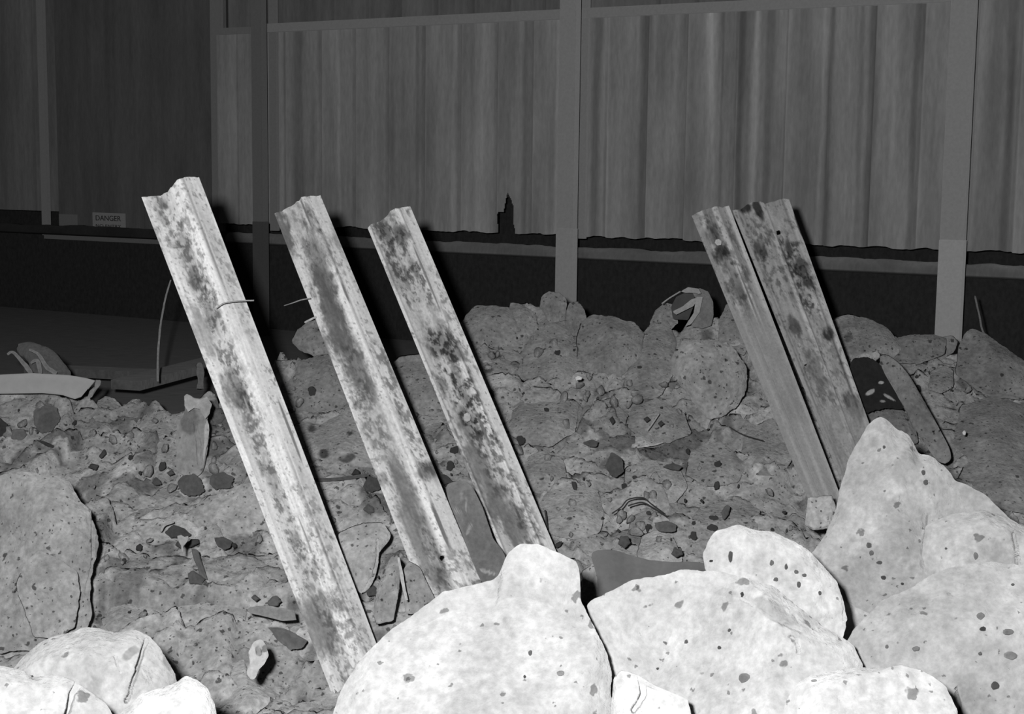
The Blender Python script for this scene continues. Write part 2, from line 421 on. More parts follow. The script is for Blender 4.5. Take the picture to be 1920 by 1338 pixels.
rock('clay_boulder', 'low white clay boulder at the bottom edge under the broad grey one', 'boulder',
     [(1450, 1400), (1470, 1330), (1488, 1285), (1520, 1266), (1560, 1258), (1610, 1250), (1650, 1252), (1690, 1246), (1735, 1258), (1775, 1285), (1795, 1330), (1800, 1430), (1460, 1430)],
     d=2.5, thick=0.07, tone=0.47, mat='pale_clay', seed=17, slope=0.25, fine=3.0, parts=[(1527, 1276, 9, 3, .35)])
rock('clay_lump', 'cracked pale clay lump wedged between the two biggest white boulders', 'boulder',
     [(1150, 1270), (1165, 1255), (1190, 1262), (1230, 1285), (1290, 1310), (1310, 1400), (1150, 1420), (1146, 1330)],
     d=2.55, thick=0.05, tone=0.50, mat='pale_clay', seed=18, slope=0.3, fine=1.8, cracks=[([(1202, 1266), (1206, 1300), (1196, 1322), (1188, 1330)], 7.5, .08), ([(1212, 1282), (1240, 1293)], 3.5, .03)])
rock('clay_boulder', 'cracked pale clay boulder in the lower left corner, behind two whiter ones', 'boulder',
     [(20, 1260), (42, 1232), (75, 1205), (100, 1192), (137, 1184), (155, 1176), (180, 1176), (215, 1186), (255, 1180), (280, 1192), (300, 1215), (315, 1240), (328, 1262), (335, 1290), (330, 1400), (20, 1400)],
     d=2.85, thick=0.11, tone=0.46, mat='pale_clay', seed=19, slope=0.3, fine=2.0, cracks=[([(274, 1200), (262, 1240), (248, 1275), (236, 1315)], 5.5, .07), ([(215, 1232), (219, 1248), (226, 1262)], 3.5, .01)],
     spots=[(243, 1226, 20, 9, -0.7, .30), (175, 1290, 14, 22, .6, .38), (314, 1243, 8, 16, -.4, .3)])
rock('clay_boulder', 'white clay boulder cut by a black crack at the bottom left edge', 'boulder',
     [(-60, 1260), (-10, 1245), (20, 1252), (45, 1256), (62, 1268), (100, 1264), (135, 1272), (160, 1290), (200, 1320), (215, 1345), (210, 1430), (-60, 1440)],
     d=2.45, thick=0.07, tone=0.41, mat='pale_clay', seed=20, slope=0.3, fine=2.0, cracks=[([(146, 1284), (134, 1300), (124, 1340)], 7, .08)], parts=[(60, 1268, 3, 3, .08)])
rock('clay_boulder', 'small brightest white clay boulder at the bottom edge left of the first trench sheet', 'boulder',
     [(215, 1345), (240, 1325), (265, 1300), (300, 1290), (330, 1280), (348, 1265), (372, 1276), (390, 1290), (402, 1320), (415, 1380), (400, 1430), (220, 1430)],
     d=2.38, thick=0.06, tone=0.44, mat='pale_clay', seed=21, slope=0.3, fine=2.8)

# ---- clods and slabs of the slope: (label, outline, tone, extras)
LUMPS = [
 ('tall pale column of clay at the left edge above the white corner boulders', [(-40, 900), (0, 890), (40, 884), (95, 886), (128, 898), (148, 935), (172, 960), (182, 1005), (183, 1050), (172, 1085), (168, 1118), (174, 1150), (162, 1182), (120, 1210), (60, 1220), (-40, 1220)], .43, dict(fine=3.2, d=4.0, slope=.35, cracks=[([(176, 960), (176, 1000), (174, 1060), (164, 1100), (166, 1150), (156, 1178)], 5, .06), ([(97, 1042), (97, 1058)], 5, .05)])),
 ('flat slab of clay standing against the tall pale column', [(30, 1100), (42, 1062), (70, 1032), (100, 1040), (145, 1070), (150, 1110), (142, 1175), (100, 1200), (62, 1195), (48, 1150)], .46, dict(fine=3.5, d=3.9, slope=.32, thick=.03)),
 ('small bright clod at the left edge above the tall column', [(-20, 858), (0, 854), (22, 862), (38, 880), (30, 892), (5, 896), (-20, 896)], .55, {}),
 ('rounded clod right of the small bright one at the left edge', [(14, 852), (24, 832), (55, 822), (88, 832), (110, 850), (116, 872), (90, 884), (45, 882), (25, 872)], .37, {}),
 ('large sloping clod below the end of the curved pipe', [(86, 860), (94, 815), (128, 772), (165, 762), (200, 776), (230, 792), (236, 815), (195, 855), (172, 905), (140, 902), (115, 875)], .36, dict(fine=3.5)),
 ('small rounded clod beside the broken end of the curved pipe', [(176, 770), (184, 750), (198, 742), (215, 746), (232, 765), (238, 782), (222, 800), (190, 795)], .36, {}),
 ('clod with a knobbly top between the curved pipe and the torn sheet', [(246, 815), (250, 778), (262, 762), (282, 757), (296, 764), (322, 782), (334, 815), (338, 860), (322, 905), (280, 915), (240, 890), (205, 885), (210, 850)], .36, dict(fine=3.5)),
 ('dark pocketed clod directly under the curved pipe', [(6, 790), (12, 762), (30, 743), (95, 741), (150, 748), (178, 768), (160, 788), (115, 795), (98, 815), (55, 806), (20, 818)], .26, dict(spots=[(95, 775, 22, 25, 0, .13), (30, 800, 16, 18, 0, .16), (60, 748, 9, 5, 0, .08), (120, 769, 5, 5, 0, .1)])),  # pockets are dark spots, their shade put into the colour
 ('smooth flat slab left of the first trench sheet at its middle', [(344, 972), (362, 950), (392, 928), (425, 925), (450, 908), (488, 905), (520, 930), (530, 1000), (495, 1018), (455, 1012), (420, 1005), (385, 1003), (358, 990)], .40, dict(fine=3.2, thick=.05, lean=.25)),
 ('small clod just above the smooth flat slab', [(280, 935), (300, 915), (322, 906), (350, 920), (352, 940), (320, 950), (290, 948)], .35, {}),
 ('wide low clod left of the smooth flat slab', [(208, 1005), (222, 980), (252, 957), (300, 946), (338, 968), (346, 998), (325, 1016), (260, 1020), (225, 1018)], .36, {}),
 ('flat shelf of clay right of the vertical crack', [(200, 1060), (210, 1032), (260, 1022), (310, 1032), (352, 1044), (345, 1070), (300, 1092), (235, 1090)], .37, dict(cracks=[([(352, 1048), (340, 1058), (326, 1075)], 4, .04), ([(218, 1080), (235, 1083), (248, 1086)], 6, .05)])),
 ('upright speckled clod with a dark groove at its left', [(362, 1060), (372, 1038), (402, 1028), (428, 1050), (438, 1090), (425, 1108), (390, 1104), (368, 1085)], .39, {}),
 ('large smooth clod above the pale hollow fragment', [(300, 1150), (322, 1112), (350, 1097), (400, 1100), (440, 1098), (458, 1118), (464, 1155), (445, 1180), (395, 1192), (335, 1175)], .40, dict(fine=3.4)),
 ('low clod between the large smooth one and the white corner boulders', [(185, 1165), (210, 1135), (250, 1122), (300, 1148), (342, 1182), (348, 1210), (300, 1220), (225, 1205)], .36, {}),
 ('soft clod in front of the foot of the first trench sheet', [(395, 1250), (410, 1215), (450, 1200), (465, 1260), (520, 1300), (560, 1320), (540, 1380), (420, 1380)], .37, dict(fine=3.5)),
 ('pitted clod between the first two trench sheets at the crest', [(518, 720), (524, 692), (545, 678), (580, 672), (612, 660), (645, 680), (662, 740), (640, 768), (585, 772), (530, 768)], .31, dict(fine=3.3)),
 ('small rounded boulder at the crest behind the second trench sheet', [(547, 642), (556, 618), (578, 602), (600, 600), (622, 612), (640, 640), (622, 664), (590, 668), (560, 656)], .30, dict(d=6.05, slope=.2)),
 ('broken clod with a notched top between the first two trench sheets', [(545, 800), (572, 784), (590, 812), (608, 790), (640, 764), (690, 755), (705, 820), (735, 880), (660, 872), (610, 868), (575, 850)], .37, dict(spots=[(585, 803, 8, 10, 0, .12), (608, 850, 9, 10, .5, .1), (650, 858, 16, 8, 0, .12), (655, 812, 5, 5, 0, .1), (640, 835, 16, 22, 0, .45)])),
 ('low clod between the first two trench sheets below a strip of dark straw', [(592, 945), (602, 922), (640, 908), (690, 928), (720, 980), (670, 975), (620, 958)], .37, {}),
 ('tall slab split by a long crack between the first two trench sheets', [(632, 1000), (665, 982), (715, 978), (735, 1005), (712, 1035), (708, 1065), (700, 1090), (680, 1115), (668, 1105), (645, 1050)], .40, dict(fine=3, d=4.25, slope=.4, cracks=[([(708, 1010), (709, 1045), (700, 1080), (682, 1110)], 4, .05)])),
 ('upright grey splinter of clay beside the long crack', [(700, 1150), (706, 1105), (722, 1060), (738, 1036), (752, 1050), (748, 1110), (738, 1165), (705, 1170)], .30, dict(d=4.0, slope=.3, facets=2)),
 ('grey clod against the foot of the second trench sheet', [(752, 1075), (765, 1050), (785, 1060), (815, 1120), (800, 1150), (760, 1150)], .29, dict(d=4.05, slope=.3)),
 ('clod at the crest between the second and third trench sheets', [(728, 690), (745, 668), (790, 662), (822, 720), (845, 790), (805, 795), (765, 755), (745, 715)], .31, dict(cracks=[([(825, 762), (808, 775), (800, 790)], 4, .03)])),
 ('clod halfway down between the second and third trench sheets', [(790, 815), (808, 790), (850, 795), (880, 860), (880, 905), (845, 905), (815, 870)], .34, {}),
 ('flat topped block of clay at the crest right of the third trench sheet', [(862, 612), (872, 590), (892, 573), (930, 572), (955, 576), (968, 600), (1000, 640), (985, 662), (935, 652), (890, 645)], .31, dict(fine=3.2)),
 ('pointed clod rising from the crest beside the flat topped block', [(952, 600), (957, 566), (975, 570), (1003, 586), (1018, 640), (990, 652), (962, 630)], .33, {}),
 ('round knob of clay on the crest left of the middle column', [(1012, 575), (1016, 553), (1030, 545), (1048, 548), (1064, 562), (1060, 600), (1030, 605)], .29, dict(d=6.3, slope=.2)),
 ('clod hugging the right side of the middle column foot', [(1058, 600), (1066, 568), (1085, 564), (1096, 580), (1102, 606), (1095, 630), (1065, 630)], .27, dict(d=6.3, slope=.2)),
 ('broad mound of clay below the middle column', [(950, 695), (980, 655), (1004, 605), (1038, 582), (1064, 605), (1084, 650), (1078, 705), (1030, 735), (975, 725)], .35, dict(fine=3.3)),
 ('wide flat faced block at the crest right of the middle column', [(1078, 640), (1088, 605), (1110, 590), (1150, 594), (1190, 604), (1208, 625), (1200, 670), (1165, 705), (1120, 700), (1090, 680)], .29, dict(fine=3.2)),
 ('clod with a torn opening beside the third trench sheet', [(890, 700), (894, 672), (920, 655), (960, 655), (982, 668), (978, 700), (950, 722), (912, 728)], .34, dict(spots=[(922, 666, 22, 7, .1, .08), (915, 692, 8, 7, 0, .13)], cracks=[([(978, 672), (974, 695), (952, 712)], 4, .04)])),  # the opening's darkness is painted as spots, nothing is cut out
 ('narrow clod beside the third trench sheet lower down', [(905, 770), (915, 742), (948, 728), (956, 755), (946, 790), (930, 812), (912, 800)], .33, dict(cracks=[([(951, 742), (948, 770), (938, 786)], 4, .04)])),
 ('large smooth round boulder of clay left of the right hand trench sheets', [(1258, 690), (1264, 655), (1290, 640), (1335, 636), (1375, 650), (1398, 685), (1400, 730), (1380, 762), (1352, 780), (1332, 784), (1312, 772), (1292, 742), (1270, 718)], .37, dict(d=5.55, slope=.15, fine=3, facets=2)),
 ('tall speckled clod left of the large round boulder', [(1165, 725), (1182, 680), (1198, 632), (1222, 603), (1250, 596), (1268, 640), (1262, 700), (1240, 745), (1195, 750)], .34, dict(fine=3.2)),
 ('small clod on the crest against the broken lamp', [(1218, 605), (1228, 582), (1248, 566), (1268, 572), (1272, 605), (1255, 622), (1225, 620)], .34, {}),
 ('rough clod at the crest touching the narrow trench sheet', [(1345, 650), (1348, 600), (1362, 570), (1385, 556), (1405, 572), (1415, 640), (1395, 668)], .33, {}),
 ('smooth shoulder of clay at the crest right of the wide trench sheet', [(1555, 625), (1565, 592), (1590, 588), (1630, 596), (1668, 618), (1695, 655), (1650, 690), (1600, 690), (1570, 665)], .30, dict(fine=3.2, spots=[(1592, 632, 8, 10, .3, .15)])),
 ('flat clod at the crest left of the right column', [(1660, 660), (1672, 636), (1705, 627), (1750, 627), (1775, 634), (1772, 665), (1725, 682), (1680, 682)], .25, {}),
 ('curled clod lapping over the foot of the right column', [(1720, 668), (1745, 636), (1785, 628), (1798, 640), (1790, 660), (1765, 674), (1735, 678)], .27, dict(d=6.2, slope=.2)),
 ('mound at the crest right of the right column', [(1790, 700), (1798, 640), (1818, 616), (1845, 622), (1885, 650), (1925, 680), (1960, 720), (1920, 750), (1850, 745)], .25, dict(fine=3.3)),
 ('pale square faced clod below the right column', [(1740, 730), (1745, 695), (1775, 684), (1788, 695), (1788, 725), (1765, 738)], .31, {}),
 ('dim slab at the right edge above the peaked boulder', [(1785, 830), (1800, 760), (1860, 742), (1930, 760), (1960, 850), (1900, 875), (1830, 870)], .26, dict(fine=3.5)),
 ('low clod at the right edge just above the peaked boulder', [(1790, 915), (1810, 870), (1860, 850), (1925, 868), (1960, 930), (1930, 965), (1860, 950)], .28, dict(fine=3.5)),
 ('smooth shield shaped clod low beside the third trench sheet', [(975, 890), (990, 856), (1020, 842), (1055, 858), (1064, 890), (1045, 925), (1005, 925)], .36, {}),
 ('wide smooth clod above the knob of the largest white boulder', [(1005, 960), (1020, 925), (1065, 908), (1120, 915), (1134, 960), (1125, 1000), (1075, 1012), (1030, 1000)], .37, dict(fine=3.3)),
 ('thin pale flake of clay in the middle of the slope', [(1168, 836), (1172, 815), (1200, 812), (1235, 812), (1262, 822), (1235, 834), (1195, 840)], .45, {}),
 ('clod to the right of the dark pentagonal stone', [(1168, 915), (1172, 875), (1215, 860), (1270, 872), (1292, 910), (1265, 942), (1205, 945)], .36, dict(fine=3.4)),
 ('flat clod below the large round boulder', [(1175, 800), (1185, 765), (1230, 745), (1285, 775), (1298, 812), (1255, 830), (1200, 822)], .32, {}),
 ('flat clod in the middle of the slope below the broad mound', [(1080, 800), (1095, 762), (1145, 745), (1178, 778), (1165, 825), (1115, 835)], .33, {}),
 ('large flat clod right of the third trench sheet at mid slope', [(955, 795), (968, 745), (1030, 728), (1085, 760), (1078, 810), (1030, 838), (985, 835)], .34, dict(fine=3.3)),
 ('crumbled clod above the dark hollow behind the wide white boulder', [(1192, 1040), (1202, 1005), (1232, 990), (1262, 1005), (1282, 1052), (1240, 1064), (1205, 1056)], .40, {}),
 ('low clod behind the pitted pale slab', [(1290, 985), (1312, 950), (1370, 935), (1425, 955), (1420, 995), (1350, 1005)], .35, {}),
 ('rounded stone coated in clay touching the knob of the largest white boulder', [(1085, 1120), (1092, 1070), (1130, 1044), (1166, 1048), (1192, 1072), (1198, 1095), (1165, 1125), (1115, 1140)], .33, dict(d=3.85, slope=.2, spots=[(1172, 1075, 20, 15, .2, .19)])),
 ('small clod under the bent twigs', [(1178, 995), (1182, 968), (1215, 955), (1250, 965), (1256, 990), (1220, 1002)], .33, {}),
 ('dim clod left of the narrow trench sheet at mid slope', [(1385, 860), (1400, 805), (1450, 780), (1490, 850), (1470, 895), (1420, 890)], .31, {}),
 ('low wide clod right of the thin pale flake', [(1285, 890), (1295, 845), (1350, 825), (1400, 868), (1385, 905), (1325, 912)], .33, {}),
 ('squared block of clay wedged beside the peaked boulder', [(1508, 985), (1514, 932), (1560, 928), (1572, 960), (1555, 990), (1525, 994)], .42, dict(d=4.3, slope=.15, facets=1, flat=.35, thick=.05)),
]
for i, (lab, poly, tone, kw) in enumerate(LUMPS):
    kw = dict(kw); kw.setdefault('fine', 3.8); kw.setdefault('edge', .07)
    if 'd' not in kw and 'lean' not in kw:
        kw['lean'] = .6 if 'crest' in lab else .92
    rock('clay_clod', lab, 'clod', poly, tone=tone * (1.12 if i > 1 else .84), seed=100 + i * 7, **kw)

# ---- dark stones and shards that stand out, some painting shaded hollows
STONES = [
 ('dark pentagonal stone set in the middle of the slope', [(1136, 870), (1146, 848), (1158, 852), (1168, 862), (1170, 882), (1156, 896), (1146, 892), (1138, 880)], .10),
 ('dark arrowhead stone left of the thin pale flake', [(1090, 830), (1110, 823), (1122, 828), (1118, 838), (1106, 837)], .12),
 ('black stone under the edge of the smooth flat slab', [(403, 1008), (418, 1006), (436, 1014), (432, 1026), (420, 1031), (406, 1022)], .09),
 ('large dark split stone above the smooth flat slab', [(333, 905), (340, 892), (362, 888), (375, 895), (385, 920), (372, 928), (352, 930), (338, 920)], .12),
 ('dark stone left of the large split one', [(284, 905), (292, 893), (300, 900), (304, 908), (292, 910)], .10),
 ('small dark stone above the large split one', [(312, 886), (322, 880), (328, 888), (318, 892)], .11),
 ('dark stone touching the first trench sheet above the smooth slab', [(392, 905), (396, 890), (418, 885), (440, 895), (432, 914), (405, 918)], .13),
 ('dark hollow drawn as a stone left of the smooth flat slab', [(308, 998), (325, 983), (345, 990), (360, 1003), (340, 1008), (320, 1008)], .08),
 ('dark curved stone right of the heart shaped fragment', [(345, 1024), (358, 1010), (372, 1010), (374, 1018), (358, 1026)], .08),
 ('dark stone left of the heart shaped fragment', [(328, 1022), (336, 1008), (344, 1016), (342, 1030)], .08),
 ('long dark stone left of the foot of the first trench sheet', [(502, 1176), (520, 1174), (550, 1184), (576, 1200), (568, 1216), (545, 1218), (522, 1200)], .14),
 ('dark angular stone above the small plank', [(500, 1130), (510, 1118), (520, 1116), (528, 1126), (520, 1136), (508, 1138)], .13),
 ('dark stone by the upper end of the small plank', [(470, 1120), (478, 1114), (488, 1122), (480, 1128)], .11),
 ('dark hollow stone below the upright speckled clod', [(352, 1075), (362, 1068), (385, 1085), (378, 1096), (356, 1094)], .12),
 ('narrow dark stone leaning left of the upright speckled clod', [(358, 1028), (370, 1028), (384, 1070), (390, 1086), (378, 1084), (364, 1050)], .14),
 ('black stone right of the long crack between the first two trench sheets', [(686, 1108), (700, 1096), (708, 1104), (706, 1116), (690, 1118)], .08),
 ('dark stone between the low clod and the second trench sheet', [(680, 955), (690, 944), (700, 950), (702, 960), (690, 962)], .11),
 ('black stone beside the second trench sheet at mid height', [(658, 890), (666, 878), (674, 882), (675, 891)], .05),
 ('dark jagged stone beside the second trench sheet', [(680, 912), (690, 892), (710, 896), (714, 916), (698, 922), (684, 920)], .08),
 ('dark wedge between the second and third trench sheets', [(818, 905), (822, 888), (838, 890), (850, 904), (832, 908)], .07),
 ('dark stone above the pale clod behind the wide white boulder', [(1158, 1020), (1164, 1004), (1178, 1005), (1182, 1018), (1172, 1028)], .10),
 ('dark stone right of the crumbled clod', [(1258, 1038), (1264, 1027), (1278, 1030), (1280, 1040), (1268, 1045)], .12),
 ('dark upright stone above the pitted pale slab', [(1352, 960), (1362, 945), (1370, 948), (1366, 965), (1356, 976)], .13),
 ('shaded hole painted as a black rounded stone beside the knob of the largest white boulder', [(1085, 1140), (1090, 1088), (1104, 1086), (1116, 1100), (1124, 1120), (1108, 1136)], .05),
 ('dark stone at the left edge beside the tall column', [(-8, 1128), (-4, 1118), (8, 1128), (12, 1148), (2, 1158), (-8, 1155)], .05),
 ('dark stone in the crumbled patch below the round boulder', [(1240, 874), (1262, 868), (1280, 874), (1272, 882), (1256, 880)], .10),
 ('dark stone left of the low clod behind the pitted slab', [(1228, 980), (1250, 975), (1268, 982), (1268, 996), (1248, 998), (1232, 994)], .14),
 ('black stone above the clod with a knobbly top', [(164, 876), (172, 868), (186, 872), (180, 882)], .08),
 ('black narrow stone above the shelf right of the vertical crack', [(185, 855), (196, 840), (200, 850), (190, 860)], .08),
 ('long black stone under the dark pocketed clod', [(66, 824), (82, 826), (108, 838), (108, 845), (90, 838)], .06),
 ('wide shaded hollow painted as a dark stone under the middle of the curved pipe', [(62, 795), (64, 770), (85, 758), (108, 764), (112, 785), (98, 808), (78, 812)], .15),
 ('shaded hollow painted as a dark stone at the left edge under the curved pipe', [(-10, 790), (0, 782), (14, 795), (16, 812), (0, 818), (-10, 815)], .06),
 ('shaded hollow painted as a dark grey stone right of the small bright clod at the left edge', [(20, 822), (24, 805), (44, 803), (52, 815), (40, 825)], .16),
 ('dark stone under the torn opening right of the third trench sheet', [(1142, 785), (1148, 780), (1154, 790), (1148, 797)], .07),
 ('dark stone beside the straw below the large round boulder', [(1206, 785), (1214, 780), (1220, 786), (1212, 792)], .07),
 ('dark stone right of the straw below the large round boulder', [(1233, 793), (1240, 788), (1246, 794), (1238, 800)], .08),
]
for i, (lab, poly, tone) in enumerate(STONES):
    b = max(p[1] for p in poly)
    rock('dark_stone_or_hollow', lab, 'stone', poly, d=float(ground_d(b)) - 0.16, slope=.35, thick=.03, tone=tone, mat='stone', seed=900 + i * 5, facets=4, fine=2.2, edge=.16)

# slate, tarpaulin, plank, fragments
rock('slate_slab', 'dark scratched slate slab standing between the second and third trench sheets', 'stone slab',
     [(832, 908), (858, 900), (882, 905), (905, 950), (925, 1010), (948, 1040), (950, 1070), (935, 1092), (905, 1098), (885, 1050), (862, 990), (842, 940)], d=4.15, slope=.3, thick=.025, tone=.20, mat='stone', seed=41, facets=2, fine=3, flat=.3,
     spots=[(865, 930, 3, 10, 0, .32), (874, 945, 2, 16, 0, .36), (880, 990, 3, 14, .4, .34), (915, 1072, 16, 3, .3, .45), (858, 958, 8, 2, .3, .34)])
rock('tarpaulin', 'smooth dark grey tarpaulin patch behind the wide white boulder', 'tarpaulin',
     [(1105, 1032), (1150, 1030), (1180, 1040), (1220, 1050), (1270, 1054), (1320, 1052), (1345, 1075), (1300, 1110), (1200, 1130), (1120, 1140), (1120, 1080)], d=3.75, slope=.9, thick=.02, tone=.155, mat='paint', seed=42, facets=0, fine=4, amp=.3, flat=.4)
rock('small_plank', 'short grey plank end beside the first trench sheet near its foot', 'plank',
     [(462, 1148), (466, 1138), (500, 1134), (552, 1144), (556, 1162), (530, 1164), (490, 1154)], d=3.95, slope=.1, thick=.02, tone=.27, mat='twig', seed=43, facets=0, fine=2.6, flat=.2, amp=.3)
fr = rock('hollow_fragment', 'pale hollow broken fragment propped up left of the first trench sheet foot', 'fragment',
     [(462, 1262), (468, 1240), (466, 1222), (476, 1202), (490, 1197), (498, 1208), (504, 1228), (496, 1244), (484, 1256), (480, 1272), (470, 1274)], d=3.42, slope=.1, thick=.018, tone=.50, mat='pale_clay', seed=44, facets=2, fine=1.6, spots=[(485, 1220, 6, 10, -.3, .28)], cracks=[([(484, 1216), (487, 1226)], 7, .015)])
rock('heart_fragment', 'small pale heart shaped fragment with a thin stem in a dark hollow', 'fragment',
     [(332, 1004), (340, 1002), (346, 1006), (354, 1004), (352, 1014), (344, 1024), (344, 1036), (340, 1036), (339, 1022), (333, 1012)], d=4.15, slope=.1, thick=.012, tone=.42, mat='pale_clay', seed=45, facets=1, fine=1.5, flat=.4)
rock('white_fragment', 'tiny bright white fragment on the broad mound below the middle column', 'fragment', [(1078, 707), (1084, 704), (1092, 707), (1090, 712), (1080, 713)], d=5.55, slope=.1, thick=.01, tone=.85, mat='pale_clay', seed=46, fine=1.5)
rock('white_fragment', 'tiny bright white fragment on the dim slope at the right', 'fragment', [(1804, 810), (1808, 806), (1812, 810), (1810, 816), (1805, 815)], d=5.15, slope=.1, thick=.01, tone=.85, mat='pale_clay', seed=47, fine=1.5)

# torn sheet of metal/plastic
ts = rock('torn_sheet', 'torn pale sheet standing upright left of the first trench sheet', 'torn sheet',
     [(330, 880), (330, 820), (332, 795), (345, 778), (350, 760), (345, 742), (352, 738), (362, 746), (375, 748), (388, 744), (396, 756), (392, 772), (388, 790), (392, 815), (388, 850), (380, 885), (355, 900)], d=5.05, slope=.1, thick=.03, tone=.40, mat='pale_clay', seed=50, facets=2, fine=2.2, flat=.35, edge=.06,
     spots=[(355, 790, 16, 26, .1, .24)], cracks=[([(366, 790), (372, 830), (374, 870)], 6, .02)])
rock('torn_top', 'paler ragged top flap', None, [(345, 742), (352, 737), (362, 747), (376, 749), (388, 743), (397, 757), (392, 776), (384, 786), (379, 768), (364, 764), (353, 772), (346, 760)], d=4.98, slope=.1, thick=.008, tone=.50, mat='pale_clay', seed=52, fine=1.6, facets=0, edge=.06, parent=ts)
rock('torn_flap', 'paler torn strip', None, [(383, 800), (388, 785), (393, 800), (390, 830), (384, 850), (385, 870), (378, 868), (382, 835)], d=5.0, slope=.05, thick=.012, tone=.55, mat='pale_clay', seed=51, fine=2, facets=1, parent=ts)


# ------------------------------------------------------------------ steel trench sheets
def sheet(label, TL, TR, BL, BR, dT, dB, top, prof, base, stains, seed, holes=(), Wm=None, cat='trench sheet', mudmix=0.5, bands=None, coat=None, grime=(), lines=()):
    """TL.. pixel corners of the straight sheet; profile (u, depth in m) across; top = outline of the cut end"""
    TL, TR, BL, BR = map(lambda p: np.array(p, float), (TL, TR, BL, BR))
    nu, nv = 110, int(np.linalg.norm(BL - TL) / 2.6)
    u = np.linspace(0, 1, nu)
    ax = ((BL + BR) - (TL + TR)); L = np.linalg.norm(ax) / 2; ax = ax / np.linalg.norm(ax)
    # cut end: offset along the axis for every u
    top = np.array(top, float); n = np.array([-ax[1], ax[0]]) * -1
    wv = TR - TL
    tu = []; to = []
    for p in top:
        M2 = np.array([[wv[0], ax[0]], [wv[1], ax[1]]]); s, t = np.linalg.solve(M2, p - TL); tu.append(s); to.append(t)
    order = np.argsort(tu); off = np.interp(u, np.array(tu)[order], np.array(to)[order]) + 1.2 * fbm(u * 14, u * 0, seed, 3, seed)
    v = np.linspace(0, 1, nv)
    U, V = np.meshgrid(u, v, indexing='ij')
    s = off[:, None] / L + (1 - off[:, None] / L) * V
    px = (TL[0] * (1 - U) + TR[0] * U) * (1 - s) + (BL[0] * (1 - U) + BR[0] * U) * s
    py = (TL[1] * (1 - U) + TR[1] * U) * (1 - s) + (BL[1] * (1 - U) + BR[1] * U) * s
    D = dT * (1 - s) + dB * s
    pr = np.array(prof); dep = np.interp(u, pr[:, 0], pr[:, 1])
    # light rounding of the folds
    kk = np.array([1, 2, 1.]) / 4; dd = np.pad(dep, 1, 'edge'); dep = np.convolve(dd, kk, 'valid')
    dent = 0.0025 * fbm(U * 3, V * 9, seed, 3, seed + 2)
    X = EYE + FWD * D[..., None] + RT * ((px - W / 2) / F * D)[..., None] - UP * ((py - H / 2) / F * D)[..., None]
    nrm = -FWD
    Fr = X + nrm * (dep[:, None] + dent)[..., None]
    Bk = Fr - nrm * 0.005
    al = V * L
    cr = U * np.linalg.norm(wv)
    n1 = fbm(cr / 30, al / 110, seed, 4, seed, .6); n2 = fbm(cr / 9, al / 22, seed, 4, seed + 1, .65); n3 = fbm(cr / 4, al / 5, seed, 3, seed + 2)
    mud = sm(0.05, 0.32, 0.65 * n1 + 0.5 * n2 - 0.16 + 0.25 * (mudmix - .5))
    specks = sm(0.34, 0.5, n3 + 0.35 * n1) * 0.7
    tn = base * (1 + 0.10 * n2) * (1 - 0.50 * mud) * (1 - 0.6 * specks)
    for (sx, sy, ru, rv, val) in stains:
        # ellipse along the sheet
        dx = px - sx; dy = py - sy; la = dx * ax[0] + dy * ax[1]; lc = -dx * ax[1] + dy * ax[0]
        e = np.hypot(lc / ru, la / rv) + 0.55 * n2 + .35 * n1 + .25 * n3
        m_ = (1 - sm(0.55, 1.25, e)) * .95
        tn = tn * (1 - m_) + val * (1 + .35 * n2 + .2 * n3) * m_
    if bands:  # shading of the folds, and mud in the pans, painted as tone
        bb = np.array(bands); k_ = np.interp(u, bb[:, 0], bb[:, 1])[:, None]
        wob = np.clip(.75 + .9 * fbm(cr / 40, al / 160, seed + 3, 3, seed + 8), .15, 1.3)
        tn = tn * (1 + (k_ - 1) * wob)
    n4 = fbm(cr / 8, al / 11, seed + 4, 4, seed + 21, .7)
    for (u0, u1, p0, p1, am) in grime:
        wgt = sm(u0 - .06, u0 + .06, U) * (1 - sm(u1 - .06, u1 + .06, U)) * sm(p0 - 25, p0 + 25, py) * (1 - sm(p1 - 25, p1 + 25, py))
        tn = tn * (1 - am * wgt * sm(-.12, .30, n4)) 
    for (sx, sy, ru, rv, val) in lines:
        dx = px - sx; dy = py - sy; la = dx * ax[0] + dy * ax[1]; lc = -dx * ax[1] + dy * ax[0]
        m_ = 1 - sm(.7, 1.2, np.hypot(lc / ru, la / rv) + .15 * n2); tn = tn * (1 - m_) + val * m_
    # scraped streaks along the sheet
    st_ = fbm(cr / 3.5, al / 90, seed + 1, 3, seed + 12); tn = tn * (1 + .16 * st_)
    if coat:
        c_ = sm(coat[0] - 15, coat[0] + 15, py + 25 * n2); tn = tn * (1 - c_ * coat[2]) + coat[1] * (1 + .12 * n2) * c_ * coat[2]
    keep = np.ones((nu - 1, nv - 1), bool)
    for hx, hy, hr in holes:
        cx = (px[:-1, :-1] + px[1:, 1:]) / 2; cy = (py[:-1, :-1] + py[1:, 1:]) / 2
        keep &= np.hypot(cx - hx, cy - hy) > hr
    f = gridfaces(nu, nv)[keep.ravel()]
    n0 = nu * nv
    fb = f[:, ::-1] + n0
    def rim(a):
        a = np.asarray(a); return np.stack([a[:-1], a[1:], a[1:] + n0, a[:-1] + n0], 1)
    idx = np.arange(n0).reshape(nu, nv)
    faces = np.concatenate([f, fb, rim(idx[:, 0]), rim(idx[:, -1])[:, ::-1], rim(idx[0])[:, ::-1], rim(idx[-1])])
    o = mesh_obj('trench_sheet', np.concatenate([Fr.reshape(-1, 3), Bk.reshape(-1, 3)]), faces, 'steel', np.clip(np.concatenate([tn.ravel(), np.full(n0, base * .5)]), 0.03, .9), smooth=False)
    o.data.shade_smooth() if hasattr(o.data, 'shade_smooth') else None
